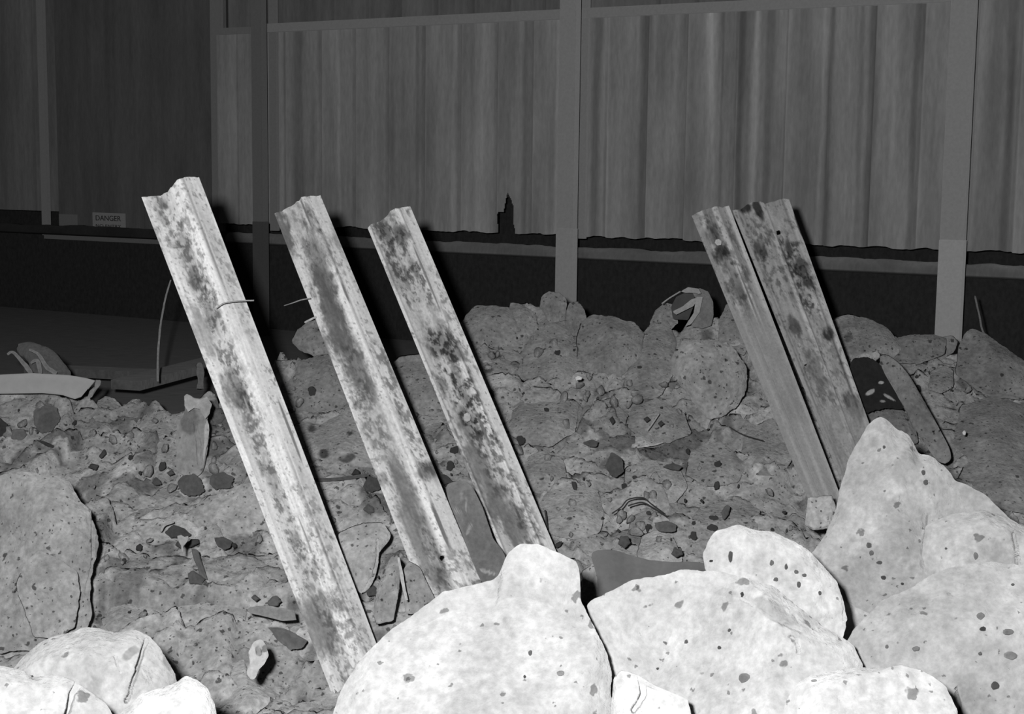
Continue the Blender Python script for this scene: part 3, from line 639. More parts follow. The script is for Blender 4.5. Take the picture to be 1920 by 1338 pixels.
    md = o.modifiers.new('edges', 'EDGE_SPLIT'); md.split_angle = math.radians(40)
    recenter(o); tag(o, label, cat)
    return o


PROF = [(0, .012), (.05, .012), (.075, 0), (.10, .004), (.14, -.006), (.42, -.006), (.50, .012), (.70, .016), (.735, .0), (.755, .0), (.79, .012), (1, .008)]
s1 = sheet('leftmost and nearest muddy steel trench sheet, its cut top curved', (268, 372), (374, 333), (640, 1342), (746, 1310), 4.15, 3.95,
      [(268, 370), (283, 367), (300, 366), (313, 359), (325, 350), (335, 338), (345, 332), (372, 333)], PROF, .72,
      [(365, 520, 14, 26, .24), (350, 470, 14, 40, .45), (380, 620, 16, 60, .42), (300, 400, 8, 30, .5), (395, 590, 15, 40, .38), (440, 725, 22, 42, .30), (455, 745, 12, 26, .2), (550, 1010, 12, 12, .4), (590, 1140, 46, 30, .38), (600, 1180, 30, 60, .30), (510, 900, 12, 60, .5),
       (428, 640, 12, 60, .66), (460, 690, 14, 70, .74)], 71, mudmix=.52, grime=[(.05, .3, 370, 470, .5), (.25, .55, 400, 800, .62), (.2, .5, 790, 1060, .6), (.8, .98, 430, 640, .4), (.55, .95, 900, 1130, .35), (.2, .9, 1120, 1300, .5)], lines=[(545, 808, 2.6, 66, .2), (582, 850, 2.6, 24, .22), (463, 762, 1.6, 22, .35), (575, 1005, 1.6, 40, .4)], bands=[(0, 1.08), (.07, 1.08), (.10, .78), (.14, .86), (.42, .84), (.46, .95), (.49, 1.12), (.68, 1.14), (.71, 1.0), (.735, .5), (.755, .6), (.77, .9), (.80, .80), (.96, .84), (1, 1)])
for q, (a, b) in enumerate([((522, 745), (570, 875)), ((445, 742), (462, 778))]):
    pass
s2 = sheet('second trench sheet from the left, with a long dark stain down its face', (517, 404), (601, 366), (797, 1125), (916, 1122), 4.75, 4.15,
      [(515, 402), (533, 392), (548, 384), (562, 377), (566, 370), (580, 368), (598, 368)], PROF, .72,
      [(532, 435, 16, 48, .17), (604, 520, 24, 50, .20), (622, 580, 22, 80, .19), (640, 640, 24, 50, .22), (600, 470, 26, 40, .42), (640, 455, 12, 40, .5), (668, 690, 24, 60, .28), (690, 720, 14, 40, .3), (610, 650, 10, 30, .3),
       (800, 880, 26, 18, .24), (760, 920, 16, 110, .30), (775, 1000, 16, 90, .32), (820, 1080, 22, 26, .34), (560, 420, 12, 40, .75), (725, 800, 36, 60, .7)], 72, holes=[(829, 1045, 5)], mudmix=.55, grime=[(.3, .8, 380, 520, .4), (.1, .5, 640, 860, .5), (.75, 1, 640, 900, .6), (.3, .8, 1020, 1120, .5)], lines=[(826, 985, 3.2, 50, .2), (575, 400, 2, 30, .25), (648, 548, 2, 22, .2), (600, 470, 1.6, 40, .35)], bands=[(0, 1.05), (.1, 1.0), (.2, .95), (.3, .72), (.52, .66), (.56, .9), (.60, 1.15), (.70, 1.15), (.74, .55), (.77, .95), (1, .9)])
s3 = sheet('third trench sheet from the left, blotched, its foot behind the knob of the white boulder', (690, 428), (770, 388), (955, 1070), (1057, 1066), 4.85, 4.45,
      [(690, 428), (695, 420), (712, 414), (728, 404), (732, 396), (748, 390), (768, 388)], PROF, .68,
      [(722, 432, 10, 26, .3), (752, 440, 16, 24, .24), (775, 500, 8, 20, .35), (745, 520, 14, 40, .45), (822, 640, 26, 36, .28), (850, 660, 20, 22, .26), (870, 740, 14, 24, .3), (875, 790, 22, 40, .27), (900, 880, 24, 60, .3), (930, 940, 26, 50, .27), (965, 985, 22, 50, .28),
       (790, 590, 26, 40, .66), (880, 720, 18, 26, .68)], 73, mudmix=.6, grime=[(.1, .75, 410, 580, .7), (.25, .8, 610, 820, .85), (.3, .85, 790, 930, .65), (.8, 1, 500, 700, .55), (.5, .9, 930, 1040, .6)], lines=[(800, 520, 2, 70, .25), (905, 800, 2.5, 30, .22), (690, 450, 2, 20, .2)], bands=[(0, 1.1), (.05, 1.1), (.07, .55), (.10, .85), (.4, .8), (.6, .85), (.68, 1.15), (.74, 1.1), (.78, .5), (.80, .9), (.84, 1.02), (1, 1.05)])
rv = rock('rivet', 'pale round rivet head', None, [(869, 782), (870, 776), (876, 773), (882, 776), (883, 782), (882, 788), (876, 791), (870, 788)], d=4.58, slope=0, thick=.012, tone=.62, mat='pale_clay', seed=61, fine=1.5, facets=0, amp=.1, parent=s3)

PROF4 = [(0, .006), (.18, .006), (.24, .018), (.36, .018), (.40, 0), (.62, 0), (.66, .014), (.78, .014), (.82, .002), (.93, .004), (1, .02)]
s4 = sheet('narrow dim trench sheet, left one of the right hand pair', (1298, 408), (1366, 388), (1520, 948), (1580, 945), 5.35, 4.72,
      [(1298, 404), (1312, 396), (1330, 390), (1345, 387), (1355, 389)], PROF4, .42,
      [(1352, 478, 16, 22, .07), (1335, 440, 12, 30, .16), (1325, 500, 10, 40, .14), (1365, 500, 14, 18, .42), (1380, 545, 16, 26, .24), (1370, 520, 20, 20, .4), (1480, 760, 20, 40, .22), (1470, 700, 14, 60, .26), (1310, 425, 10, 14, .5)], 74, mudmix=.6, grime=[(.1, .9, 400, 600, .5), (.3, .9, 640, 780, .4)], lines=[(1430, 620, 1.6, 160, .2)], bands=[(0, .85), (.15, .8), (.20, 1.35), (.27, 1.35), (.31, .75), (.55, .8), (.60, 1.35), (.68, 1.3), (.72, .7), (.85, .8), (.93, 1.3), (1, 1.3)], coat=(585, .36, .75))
rock('bolt_head', 'round bolt head', None, [(1340, 455), (1342, 449), (1348, 448), (1353, 452), (1352, 459), (1345, 460)], d=5.26, slope=0, thick=.01, tone=.5, mat='steel', seed=62, fine=1.3, facets=0, amp=.1, parent=s4)
PROF5 = [(0, .01), (.06, .01), (.09, -.004), (.13, .004), (.17, -.006), (.42, -.006), (.47, .016), (.55, .016), (.60, -.004), (.90, -.004), (.93, .014), (1, .014)]
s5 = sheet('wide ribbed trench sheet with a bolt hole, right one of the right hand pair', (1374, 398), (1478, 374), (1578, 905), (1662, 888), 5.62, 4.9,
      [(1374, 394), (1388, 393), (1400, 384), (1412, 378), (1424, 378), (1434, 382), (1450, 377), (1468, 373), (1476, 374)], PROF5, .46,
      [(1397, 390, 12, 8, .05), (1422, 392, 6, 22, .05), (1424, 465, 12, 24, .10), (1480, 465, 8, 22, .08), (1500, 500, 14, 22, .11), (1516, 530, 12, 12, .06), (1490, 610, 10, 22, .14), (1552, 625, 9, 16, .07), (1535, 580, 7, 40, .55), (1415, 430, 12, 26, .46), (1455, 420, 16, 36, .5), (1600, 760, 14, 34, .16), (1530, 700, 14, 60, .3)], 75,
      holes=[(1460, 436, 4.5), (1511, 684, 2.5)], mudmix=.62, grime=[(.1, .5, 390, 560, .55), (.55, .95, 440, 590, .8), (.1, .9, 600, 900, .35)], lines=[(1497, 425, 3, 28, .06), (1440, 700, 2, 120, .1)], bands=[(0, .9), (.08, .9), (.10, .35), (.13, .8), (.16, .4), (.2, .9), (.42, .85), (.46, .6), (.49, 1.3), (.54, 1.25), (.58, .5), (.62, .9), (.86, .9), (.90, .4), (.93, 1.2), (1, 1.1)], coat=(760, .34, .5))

# ------------------------------------------------------------------ long leaning board and its shaded hollow, painted as a black sheet (right)
rock('hollow_shade', 'black sheet with pale flecks painting the shaded hollow right of the wide trench sheet', 'torn sheet',
     [(1592, 690), (1600, 672), (1620, 668), (1642, 676), (1662, 700), (1690, 730), (1702, 760), (1690, 768), (1660, 765), (1625, 775), (1608, 750), (1598, 720)], d=5.3, slope=.4, thick=.012, tone=.028, mat='stone', seed=81, facets=0, fine=2.0, flat=.3, amp=.3, edge=.12,
     spots=[(1652, 717, 5, 3, 0, .45), (1632, 735, 9, 4, -.5, .42), (1668, 745, 14, 2.5, .5, .4), (1655, 752, 5, 2, 0, .3)])
rock('leaning_board', 'long clay coated board leaning beside the black hollow', 'board',
     [(1640, 668), (1655, 660), (1675, 668), (1702, 700), (1735, 755), (1765, 810), (1790, 860), (1760, 875), (1735, 830), (1712, 800), (1690, 755), (1662, 705)], d=5.05, slope=.5, thick=.035, tone=.26, seed=82, facets=3, fine=2.6, flat=.5, edge=.06)
rock('board_end', 'jagged pale end piece of board above the black hollow', 'board', [(1600, 670), (1618, 662), (1645, 656), (1652, 668), (1640, 678), (1634, 684), (1622, 672)], d=5.45, slope=.2, thick=.015, tone=.42, seed=83, facets=1, fine=2)
rock('clay_clod', 'dim clod below the black hollow, behind the tip of the peaked boulder', 'clod', [(1622, 790), (1628, 766), (1655, 754), (1690, 766), (1715, 790), (1722, 830), (1680, 840), (1640, 820)], tone=.24, seed=84, fine=3.2)

# ------------------------------------------------------------------ broken lamp bowl at the crest
lb = rock('broken_lamp_bowl', 'broken bowl with a pale rim and black opening on the crest', 'broken bowl',
     [(1296, 612), (1300, 590), (1308, 565), (1296, 548), (1312, 540), (1328, 546), (1337, 565), (1338, 590), (1334, 610), (1316, 616)], d=6.2, slope=.1, thick=.04, tone=.28, mat='stone', seed=90, facets=1, fine=2.2)
for nm, lb_, pl in (('bowl_rim', 'pale broken rim', [(1276, 546), (1290, 538), (1310, 541), (1316, 552), (1300, 549), (1286, 549)]),
                    ('bowl_bar', 'pale bar across the opening', [(1260, 584), (1268, 590), (1300, 574), (1312, 556), (1296, 561), (1280, 574)]),
                    ('bowl_edge', 'pale inner edge', [(1306, 556), (1318, 556), (1312, 585), (1296, 608), (1284, 612), (1300, 588)])):
    rock(nm, lb_, None, pl, d=6.12, slope=.05, thick=.006, tone=.46, mat='pale_clay', seed=92, fine=1.6, facets=0, amp=.2, flat=.3, parent=lb)
o = tube('bowl_wire', [P(1241, 569, 6.16), P(1256, 558, 6.15), P(1276, 546, 6.14)], .003, 'pale_clay', .42); adopt(o, lb); o['label'] = 'thin pale rim wire'
rock('bowl_pane', 'dark pane', None, [(1258, 575), (1268, 556), (1290, 546), (1303, 552), (1300, 575), (1290, 600), (1262, 598)], d=6.24, slope=.1, thick=.01, tone=.11, mat='paint', seed=91, facets=0, fine=3, parent=lb)


# ------------------------------------------------------------------ curved glazed pipe section (left)
def curved_pipe():
    ns, na = 90, 28
    s = np.linspace(0, 1, ns); V = []; T = []
    cx = np.interp(s, [0, 1], [-110, 178])
    top = np.interp(cx, [-110, 0, 60, 130, 160, 190], [716, 702, 699, 703, 708, 716]); bot = np.interp(cx, [-110, 0, 80, 130, 165, 185], [748, 738, 737, 741, 748, 742])
    end = s > .93
    d0 = 5.35
    for shell, sh in ((0, 0.0), (1, 0.012)):
        for a in np.linspace(-math.pi / 2, math.pi / 2, na):
            k = (1 + math.sin(a)) / 2          # 0 bottom .. 1 top
            row = bot * (1 - k) + top * k
            skew = (bot * 0 + 1) * (1 - k) * -26 * sm(.7, 1, s)
            rad = (bot - top) / 2 / F * d0
            dd = d0 - (rad * 1.0) * math.cos(a) + sh
            dd = dd * np.ones(ns) + 0.10 * (1 - s)
            V.append(np.stack([P(x + sk, r_, q) for x, sk, r_, q in zip(cx, skew, row + (sh * 120 if k > .5 else -sh * 120), dd)]))
    V = np.array(V)            # (2*na, ns, 3)
    # ring: outer bottom..top, inner top..bottom
    ring = np.concatenate([V[:na], V[na:][::-1]], 0)
    n = ring.shape[0]
    f = gridfaces(n, ns, True)
    o = mesh_obj('curved_pipe', ring.reshape(-1, 3), f, 'ceramic', .46)
    recenter(o); tag(o, 'smooth white curved pipe section lying on the rubble at the left edge', 'pipe')
    b = rock('broken_end', 'jagged broken end', None, [(163, 747), (168, 732), (180, 722), (178, 712), (190, 712), (188, 722), (180, 732), (172, 745)], d=5.3, slope=0, thick=.02, tone=.3, mat='clay', seed=95, fine=1.6, facets=3, parent=o)
    return o


curved_pipe()
# bark stump behind the pipe
bk = tube('bark_branch', [P(112, 715, 5.6), P(85, 680, 5.65), P(62, 662, 5.7), P(40, 652, 5.75)], [.045, .055, .04, .02], 'twig', .13, n=14, rough=.3); recenter(bk); tag(bk, 'dark bark branch stump sticking up behind the curved pipe', 'branch')
for a in (((14, 664), (24, 660), (40, 676), (55, 695), (60, 705)), ((55, 655), (72, 664), (88, 688), (106, 700)), ((58, 680), (70, 676), (76, 700))):
    o = tube('pale_root', [P(x, y, 5.52) for x, y in a], [.004, .006, .009, .007], 'twig', .26, rough=.3); adopt(o, bk); o['label'] = 'pale root strand'

# sticks, twigs, straws
def stick(label, pts, rad, tone, name='twig', cat='twig'):
    o = tube(name, [P(*p) for p in pts], rad, 'twig', tone, rough=.25); recenter(o); tag(o, label, cat); return o
stick('thin upright stick against the black opening left of the first trench sheet', [(296, 715, 6.0), (296, 670, 6.02), (301, 610, 6.05), (310, 560, 6.05), (320, 525, 6.1)], [.0045, .004, .003], .30, 'stick', 'stick')
stick('straw caught across the first trench sheet', [(405, 578, 4.02), (420, 568, 4.0), (445, 564, 3.98), (476, 563, 3.97)], [.0012, .0016, .0018], .35, 'straw', 'straw')
stick('straw poking out left of the second trench sheet', [(532, 573, 4.72), (548, 568, 4.6), (565, 562, 4.56), (582, 559, 4.54)], [.0012, .0018, .002], .3, 'straw', 'straw')
stick('short pale peg poking out left of the second trench sheet', [(572, 604, 4.65), (580, 600, 4.6), (592, 594, 4.56)], .0032, .5, 'peg', 'peg')
gd = lambda r, o=.18: float(ground_d(r)) - o
stick('bent dark twig, upper of the two arches above the wide white boulder', [(1148, 962, gd(975)), (1165, 950, gd(962, .2)), (1178, 936, gd(950, .22)), (1205, 933, gd(950, .22)), (1222, 945, gd(955, .22)), (1245, 962, gd(968, .18))], .0022, .05)
stick('bent dark twig, lower of the two arches above the wide white boulder', [(1178, 948, gd(958, .22)), (1190, 944, gd(956, .24)), (1206, 942, gd(956, .24)), (1225, 952, gd(960, .22)), (1250, 968, gd(974, .18))], .0024, .05)
stick('fine twig lying above the left arch below the round boulder', [(1368, 800, gd(815)), (1395, 815, gd(825, .2)), (1432, 826, gd(835))], .0016, .06)
stick('pale straw lying below the large round boulder', [(1214, 806, gd(815)), (1226, 790, gd(800)), (1236, 775, gd(785))], .0018, .5, 'straw', 'straw')
stick('dark twig upright beside the third trench sheet near its foot', [(1022, 957, gd(975, .1)), (1024, 970, gd(985, .1)), (1026, 992, gd(1005, .1))], .003, .06)
stick('dim cane rising at the right edge beyond the crest', [(1828, 555, 6.5), (1836, 590, 6.4), (1845, 625, 6.3), (1872, 650, 6.25), (1905, 675, 6.2), (1940, 705, 6.15)], .004, .22, 'cane', 'cane')
stick('pale root arching over the dark hollow left of the smooth slab', [(302, 995, gd(1000)), (309, 984, gd(995, .22)), (325, 978, gd(990, .22))], .004, .45, 'root', 'root')
stick('pale peeled strip beside the grey splinter of clay', [(747, 1045, 3.95), (752, 1070, 3.94), (757, 1100, 3.92), (763, 1125, 3.9)], [.003, .005, .003], .5, 'peeled_strip', 'strip')
st = stick('dim knotted stub of post behind the torn sheet', [(375, 728, 5.6), (376, 706, 5.62), (374, 682, 5.65)], [.014, .010, .015, .011], .16, 'stub_post', 'post')
stick('strip of dark straw lying between the first two trench sheets', [(580, 900, gd(905, .2)), (640, 897, gd(905, .22)), (690, 890, gd(898, .2))], .006, .12, 'straw_strip', 'straw')

# ------------------------------------------------------------------ loose stones scattered on the slope
random.seed(4)
def pebble_mesh(seed, tone, mat):
    n, m = 16, 10
    th = np.linspace(0, 2 * math.pi, n, endpoint=False); ph = np.linspace(0.0, math.pi, m)
    T_, P_ = np.meshgrid(th, ph, indexing='ij')
    x = np.cos(T_) * np.sin(P_); y = np.sin(T_) * np.sin(P_); z = np.cos(P_)
    r = 1 + .7 * fbm(x * 1.6 + seed, y * 1.6, z * 1.6, 4, seed)
    rs = np.random.RandomState(seed)
    for i in range(6):
        v = rs.normal(size=3); v /= np.linalg.norm(v); dd = x * v[0] + y * v[1] + z * v[2]
        r = np.minimum(r, .72 / np.maximum(dd, .3))
    V = np.stack([x * r, y * r * .9, z * r * .7], -1).reshape(-1, 3)
    o = mesh_obj('pebble', V, gridfaces(n, m, True), mat, tone, smooth=False); me = o.data
    bpy.data.objects.remove(o); return me
dark_m = [pebble_mesh(s, random.uniform(.05, .11), 'stone') for s in range(5)]
pale_m = [pebble_mesh(s + 20, random.uniform(.42, .52), 'soil') for s in range(6)]
def scatter(n, meshes, name, label, cat, group, smin, smax, sd):
    rs = np.random.RandomState(sd); k = 0
    while k < n:
        px = rs.uniform(0, 1920); row = rs.uniform(620, 1240)
        c = np.interp(px, CREST[:, 0], CREST[:, 1])
        if row < c + 30: continue
        if px > 1500 and row > 830 or px > 1050 and row > 1020: continue
        if fbm(px / 160, row / 120, 0, 2, 5) < rs.uniform(-.5, .3): continue
        d = float(ground_d(row)); q = P(px, row, d)
        z = float(terrain_base(np.array(q[0]), np.array(q[1])))
        o = bpy.data.objects.new(name, meshes[k % len(meshes)]); C.objects.link(o)
        s = smin * (smax / smin) ** (rs.uniform() ** 1.8)
        o.location = (q[0], q[1] - .03, z + s * .15 + .03); o.scale = (s, s * rs.uniform(.7, 1), s * rs.uniform(.7, 1)); o.rotation_euler = tuple(rs.uniform(0, 6.28, 3))
        tag(o, label, cat, group); k += 1
scatter(170, dark_m, 'pebble', 'small dark pebble in the loose clay of the slope', 'pebble', 'dark pebbles on the slope', .006, .022, 3)
scatter(190, pale_m, 'clay_crumb', 'small grey crumb of clay lying loose on the slope', 'clay crumb', 'clay crumbs on the slope', .008, .028, 6)

# ------------------------------------------------------------------ the building behind
A3 = P(510, 310, 9.86); B3 = P(1800, 325, 7.6)
e1 = (B3 - A3); e1[2] = 0; e1 /= np.linalg.norm(e1); e3 = np.array([0, 0, 1.0]); e2 = np.cross(e3, e1)
if e2[1] > 0: e2 = -e2                       # e2 points to the camera
O3 = np.array([A3[0], A3[1], 0.0])
AX = (O3, e1, e2, e3)
def wl(px, py, off=0.0):
    """(s, z) on the wall plane moved off metres to the front"""
    d = FWD + RT * ((px - W / 2) / F) - UP * ((py - H / 2) / F)
    t = np.dot(O3 + e2 * off - EYE, e2) / np.dot(d, e2); p = EYE + d * t
    return float(np.dot(p - O3, e1)), float(p[2])
def sx(px, off=0.0, py=250): return wl(px, py, off)[0]
z_rail = wl(1300, 25)[1]; z_bot = wl(1300, 450)[1]; z_floor = .5

def cladding(name, pxa, pxb, z0, z1, off, seams, bands, base, seed, holes=(), ncol=720, nrow=120, ragged=0.012):
    a, b = sx(pxa), sx(pxb)
    s = np.linspace(a, b, ncol); z = np.linspace(z0, z1, nrow)
    S, Z = np.meshgrid(s, z, indexing='ij')
    dep = 0.004 * fbm(S * 4, Z * .4, seed, 3, seed)
    tn = base * (1 + .30 * fbm(S * 9, Z * .8, seed, 4, seed + 1, .6) + .14 * fbm(S * 38, Z * 1.6, seed, 3, seed + 2, .6) + .10 * fbm(S * 3, Z * 2.5, 0, 3, seed + 6))
    for q, wdt, dpt in seams:
        c = sx(q); dep = dep - dpt * (1 - sm(wdt * .3, wdt, np.abs(S - c)))
        dep = dep + .006 * np.exp(-((S - c - wdt * 2.0) / .014) ** 2)
        k_ = np.exp(-((S - c) / .010) ** 2)*.25; tn = tn * (1 - k_)
    for q, wdt, mu in bands:
        c = sx(q) + .010 * fbm(Z * 2 + q, 0 * Z, seed, 2, 4); w_ = wdt * (1 + .4 * fbm(Z * 1.5, 0 * Z + q, seed, 2, 6))
        k_ = np.exp(-np.abs((S - c) / w_) ** 3); tn = tn * (1 + (mu - 1) * k_)
    X = O3 + e1 * S[..., None] + e2 * (off + dep)[..., None] + e3 * (Z + (ragged * fbm(S * 12, Z * 0, seed, 3, 9) * (Z < z0 + .02)))[..., None]
    keep = np.ones((ncol - 1, nrow - 1), bool)
    cs = (S[:-1, :-1] + S[1:, 1:]) / 2; cz = (Z[:-1, :-1] + Z[1:, 1:]) / 2
    for poly in holes:
        pl = np.array([wl(*p) for p in poly]); ins = np.zeros(cs.shape, bool); j = len(pl) - 1
        for i in range(len(pl)):
            xi, zi = pl[i]; xj, zj = pl[j]
            ins ^= ((zi > cz) != (zj > cz)) & (cs < (xj - xi) * (cz - zi) / (zj - zi + 1e-12) + xi); j = i
        keep &= ~ins
    f = gridfaces(ncol, nrow)[keep.ravel()]
    n0 = ncol * nrow
    Xb = X - e2 * .006
    V = np.concatenate([X.reshape(-1, 3), Xb.reshape(-1, 3)]); f = np.concatenate([f, f[:, ::-1] + n0])
    o = mesh_obj(name, V, f, 'cladding', np.clip(np.concatenate([tn.ravel(), np.full(n0, .08)]), .03, .8))
    tag(o, kind='structure'); return o

SE = [(q, .011, .030) for q in (602, 665, 727, 794, 862, 930, 996)] + [(q, .012, .032) for q in (1210, 1282, 1375, 1468, 1548, 1632, 1722, 1905)] + [(1137, .006, .01), (535, .006, .012), (447, .006, .012)]
BA = [(560, .045, .72), (635, .015, 1.25), (700, .02, 1.12), (783, .012, .8), (850, .018, 1.2), (900, .05, 1.12), (985, .02, .72), (1045, .015, 1.2), (1118, .035, .62), (1140, .01, 1.2), (1205, .022, .65), (1225, .02, 1.15), (1330, .03, 1.35), (1352, .01, .8),
      (1385, .022, .6), (1412, .020, 1.5), (1440, .02, .7), (1500, .04, .85), (1540, .012, 1.25), (1553, .014, .62), (1580, .04, .95), (1612, .016, .8), (1632, .022, .6), (1665, .05, 1.2), (1712, .02, .68), (1750, .05, 1.02), (1860, .05, .92), (1890, .03, .6)]
HOLE = [(926, 475), (929, 430), (931, 404), (936, 396), (944, 396), (948, 374), (951, 361), (957, 370), (962, 385), (962, 412), (966, 436), (972, 448), (972, 475)]
cladding('wall_back', 408, 2060, z_bot, z_rail, 0, SE, BA, .45, 7, holes=[HOLE], ncol=900)
cladding('wall_upper', 408, 2060, z_rail, z_rail + 1.0, -.12, [(q + 4, .01, .02) for q in (600, 665, 727, 794, 862, 930, 996, 1210, 1282, 1375, 1468, 1548, 1632, 1722)], [(560, .05, .8), (720, .05, .75), (960, .1, 1.1)], .28, 17, ncol=500, nrow=40, ragged=0)
cladding('wall_left', -260, 408, z_bot + .03, z_rail + 1.0, -.10, [(45, .01, .01), (300, .008, .003)], [(40, .1, 1.15)], .26, 27, ncol=300, nrow=60, ragged=0)
# girt, sill, dark base
def wbox(name, pa, pb, z0, z1, o0, o1, mat, tone, label=None, cat=None, kind=None, bevel=.004, off=0):
    a, b = sx(pa, off), sx(pb, off)
    o = box(name, (a, o0, z0), (b, o1, z1), AX, mat, tone, bevel=bevel)
    if label: recenter(o); tag(o, label, cat)
    else: tag(o, kind='structure')
    return o
zr0 = wl(1300, 27 + 0, .05)[1]; 
wbox('trim_1', 500, 2060, z_rail - .002, z_rail + .052, -.02, .05, 'paint', .48)
wbox('trim_1', 418, 476, z_rail - .002, z_rail + .04, -.02, .03, 'paint', .34)
z_s1 = wl(1200, 470, .02)[1]; z_s0 = wl(1200, 487, .02)[1]
def sill():
    a, b = sx(-260), sx(2060); n = 500; s = np.linspace(a, b, n)
    prof = [(-.10, z_s1 + .0), (-.03, z_s1 + .004), (-.005, z_s1 - .004), (.012, z_s1 - .02), (.02, z_s0), (.012, z_s0 - .008), (-.02, z_s0 - .016), (-.10, z_s0 - .018)]
    V = []; T = []
    for o_, z_ in prof:
        rag = .010 * fbm(s * 9, s * 0, 1, 4, 3) * (1 if z_ > z_s1 - .01 else 0)
        V.append(O3 + e1 * s[:, None] + e2 * o_ + e3 * (z_ + rag)[:, None]); T.append(np.where(s < sx(425),   .05, .25) * (1 + .3 * fbm(s * 7, s * 0 + z_ * 30, 1, 3, 4)))
    T[-3] = T[-3] * .3; T[-2] = T[-2] * .2  # fade into shade under the sill painted into its tone
    o = mesh_obj('trim_2', np.array(V).reshape(-1, 3), gridfaces(len(prof), n, True), 'cladding', np.array(T).ravel()); tag(o, kind='structure')
sill()
wbox('wall_base', -260, 2060, z_floor - .1, z_s0 - .02, -.14, -.08, 'dark', .05, bevel=0)
wbox('wall_recess', -260, 2060, z_s0 - .1, z_bot + .2, -.6, -.5, 'dark', .05, bevel=0)

# columns
def column(pt, pb, half, dz, off, tone, label, tone2=None, split=None, flange=None):
    """pt/pb centre pixel x at the top and at the foot"""
    s_ = sx(pt, off); d_ = np.dot(O3 + e1 * s_ + e2 * off - EYE, FWD); hw = half / F * d_ / abs(np.dot(e1, RT))
    cs_ = sx((pt + pb) / 2, off, 300)
    zb, zt = .45, z_rail + 1.1
    zs = wl(pt, split, off)[1] if split else zb
    e = bpy.data.objects.new('steel_column', None); C.objects.link(e); e.location = O3 + e1 * cs_ + e2 * off + e3 * zb; tag(e, label, 'column')
    o = box('shaft', (cs_ - hw, off - .03, zs), (cs_ + hw, off + .03, zt), AX, 'paint', tone, bevel=.003); adopt(o, e)
    if split:
        o = box('lower_shaft', (cs_ - hw * 1.04, off - .032, zb), (cs_ + hw * 1.04, off + .032, zs), AX, 'paint', tone2, bevel=.003); adopt(o, e); o['label'] = 'lower part of the shaft'
    return e, cs_, hw
e, c_, h_ = column(1068, 1062, 14.5, 0, .30, .50, 'painted steel column in the middle of the building front', .54, 428)
e, c_, h_ = column(1802, 1786, 18.5, 0, .30, .50, 'wide steel column at the right with a pale lower half', .62, 450)
e, c_, h_ = column(488, 487, 10, 0, .25, .27, 'dim steel column left of the second trench sheet', .14, 415)  # lower shaft toned darker to paint a trench sheet's cast shadow
# flat angles fixed to the wall beside the columns
def angle(name, pxa, pxb, ptop, pbot, tone, label, off=.02, th=.02):
    a, b = sx(pxa, off, (ptop + pbot) / 2), sx(pxb, off, (ptop + pbot) / 2)
    z1 = wl(pxa, ptop, off)[1]; z0 = wl(pxa, pbot, off)[1]
    o = box(name, (a, off - .01, z0), (b, off + th, z1), AX, 'paint', tone, bevel=.002); recenter(o); tag(o, label, 'steel angle'); return o
angle('steel_angle', 1090, 1103, -60, 447, .46, 'narrow steel angle on the wall just right of the middle column')
angle('steel_angle', 508, 521, -60, 432, .36, 'narrow steel angle on the wall right of the dim column')
angle('steel_angle', 1822, 1829, -60, 455, .42, 'thin pale steel angle on the wall right of the wide column')
angle('steel_angle', 399, 419, -60, 440, .34, 'dim upright at the edge of the dark door panel', off=-.05)
angle('steel_angle', 76, 88, -60, 440, .40, 'dim thin upright at the far left of the wall', off=-.08)
angle('wall_strip', 86, 398, 432, 447, .26, 'dim ledge along the foot of the dark panel under the signs', off=-.06)['category'] = 'ledge'
cladding('wall_panel', 90, 400, wl(200, 440)[1], z_rail + 1.0, -.085, [], [], .18, 37, ncol=60, nrow=60, ragged=0)

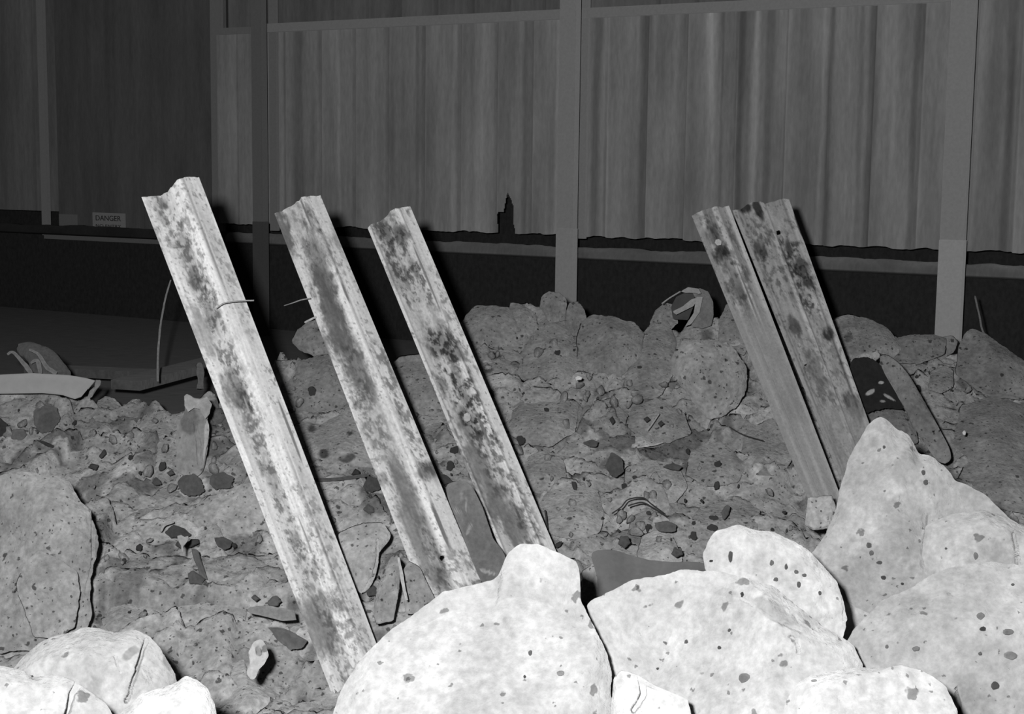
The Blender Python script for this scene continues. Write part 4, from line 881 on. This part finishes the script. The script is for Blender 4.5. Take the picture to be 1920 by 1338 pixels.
# signs
def sign(name, pxa, pxb, pt, pb, tone, label, lines):
    off = -.07
    a, z1 = wl(pxa, pt, off); b, z0 = wl(pxb, pb, off)
    o = box(name, (a, off - .006, z0), (b, off + .004, z1), AX, 'paint', tone, bevel=.001); recenter(o); tag(o, label, 'sign')
    for txt, fa, fb, bar, tt in lines:
        za = z1 + (z0 - z1) * fa; zb_ = z1 + (z0 - z1) * fb; h = abs(za - zb_)
        if bar:
            q = box('text_band', (a + (b - a) * .05, off + .004, zb_), (b - (b - a) * .05, off + .006, za), AX, 'paint', bar); adopt(q, o); q['label'] = 'dark band behind the lettering'
        cu = bpy.data.curves.new('lettering', 'FONT'); cu.body = txt; cu.size = h * 1.15; cu.align_x = 'CENTER'; cu.align_y = 'CENTER'; cu.extrude = .0008
        m = bpy.data.materials.get('ink%.2f' % tt) or material('ink%.2f' % tt, attr=False, col=tt, bump=0); cu.materials.append(m)
        t0 = bpy.data.objects.new('text_source', cu); C.objects.link(t0); bpy.context.view_layer.update()
        me = bpy.data.meshes.new_from_object(t0); bpy.data.objects.remove(t0)
        t = bpy.data.objects.new('lettering', me); C.objects.link(t)
        p = O3 + e1 * ((a + b) / 2) + e2 * (off + .009) + e3 * ((za + zb_) / 2 )
        R_ = Matrix(((e1[0], e3[0], e2[0], p[0]), (e1[1], e3[1], e2[1], p[1]), (e1[2], e3[2], e2[2], p[2]), (0, 0, 0, 1)))
        bpy.context.view_layer.update(); wdt = t.dimensions.x
        scx = min(1.6, (b - a) * .78 / max(wdt, .01))
        t.matrix_world = R_ @ Matrix.Diagonal((scx, 1, 1, 1))
        t.parent = o; t.matrix_parent_inverse = Matrix.Translation(o.location).inverted()
sign('warning_sign', 174, 235, 398, 437, .42, 'pale rectangular danger sign on the dark panel, right and larger of two', [('DANGER', .12, .45, None, .05), ('NO ENTRY', .58, .78, None, .06)])
sign('notice_sign', 111, 145, 401, 432, .28, 'faint small notice on the dark panel left of the danger sign', [])

# floor beyond the heap
fl_ = box('floor', (-6, 5.5, .40), (6, 14, .60), (np.zeros(3), np.array([1., 0, 0]), np.array([0, 1., 0]), np.array([0, 0, 1.])), 'dark', .11, bevel=0); tag(fl_, kind='structure')
for lab, pa, pb, da, db, th in (('dark wooden board lying beyond the heap behind the first trench sheet', (235, 722), (430, 672), 6.3, 7.2, .07),
                            ('dark wooden board lying flat behind the bark branch', (60, 692), (330, 705), 7.2, 6.9, .06)):
    p, q = P(*pa, da), P(*pb, db); ax = q - p; ln = np.linalg.norm(ax); ax /= ln; n_ = np.cross([0, 0, 1.], ax); n_ /= np.linalg.norm(n_); up_ = np.cross(ax, n_)
    o = box('wooden_board', (0, -th, -.02), (ln, th, .02), (p, ax, n_, up_), 'dark', .13, bevel=.003); recenter(o); tag(o, lab, 'board')
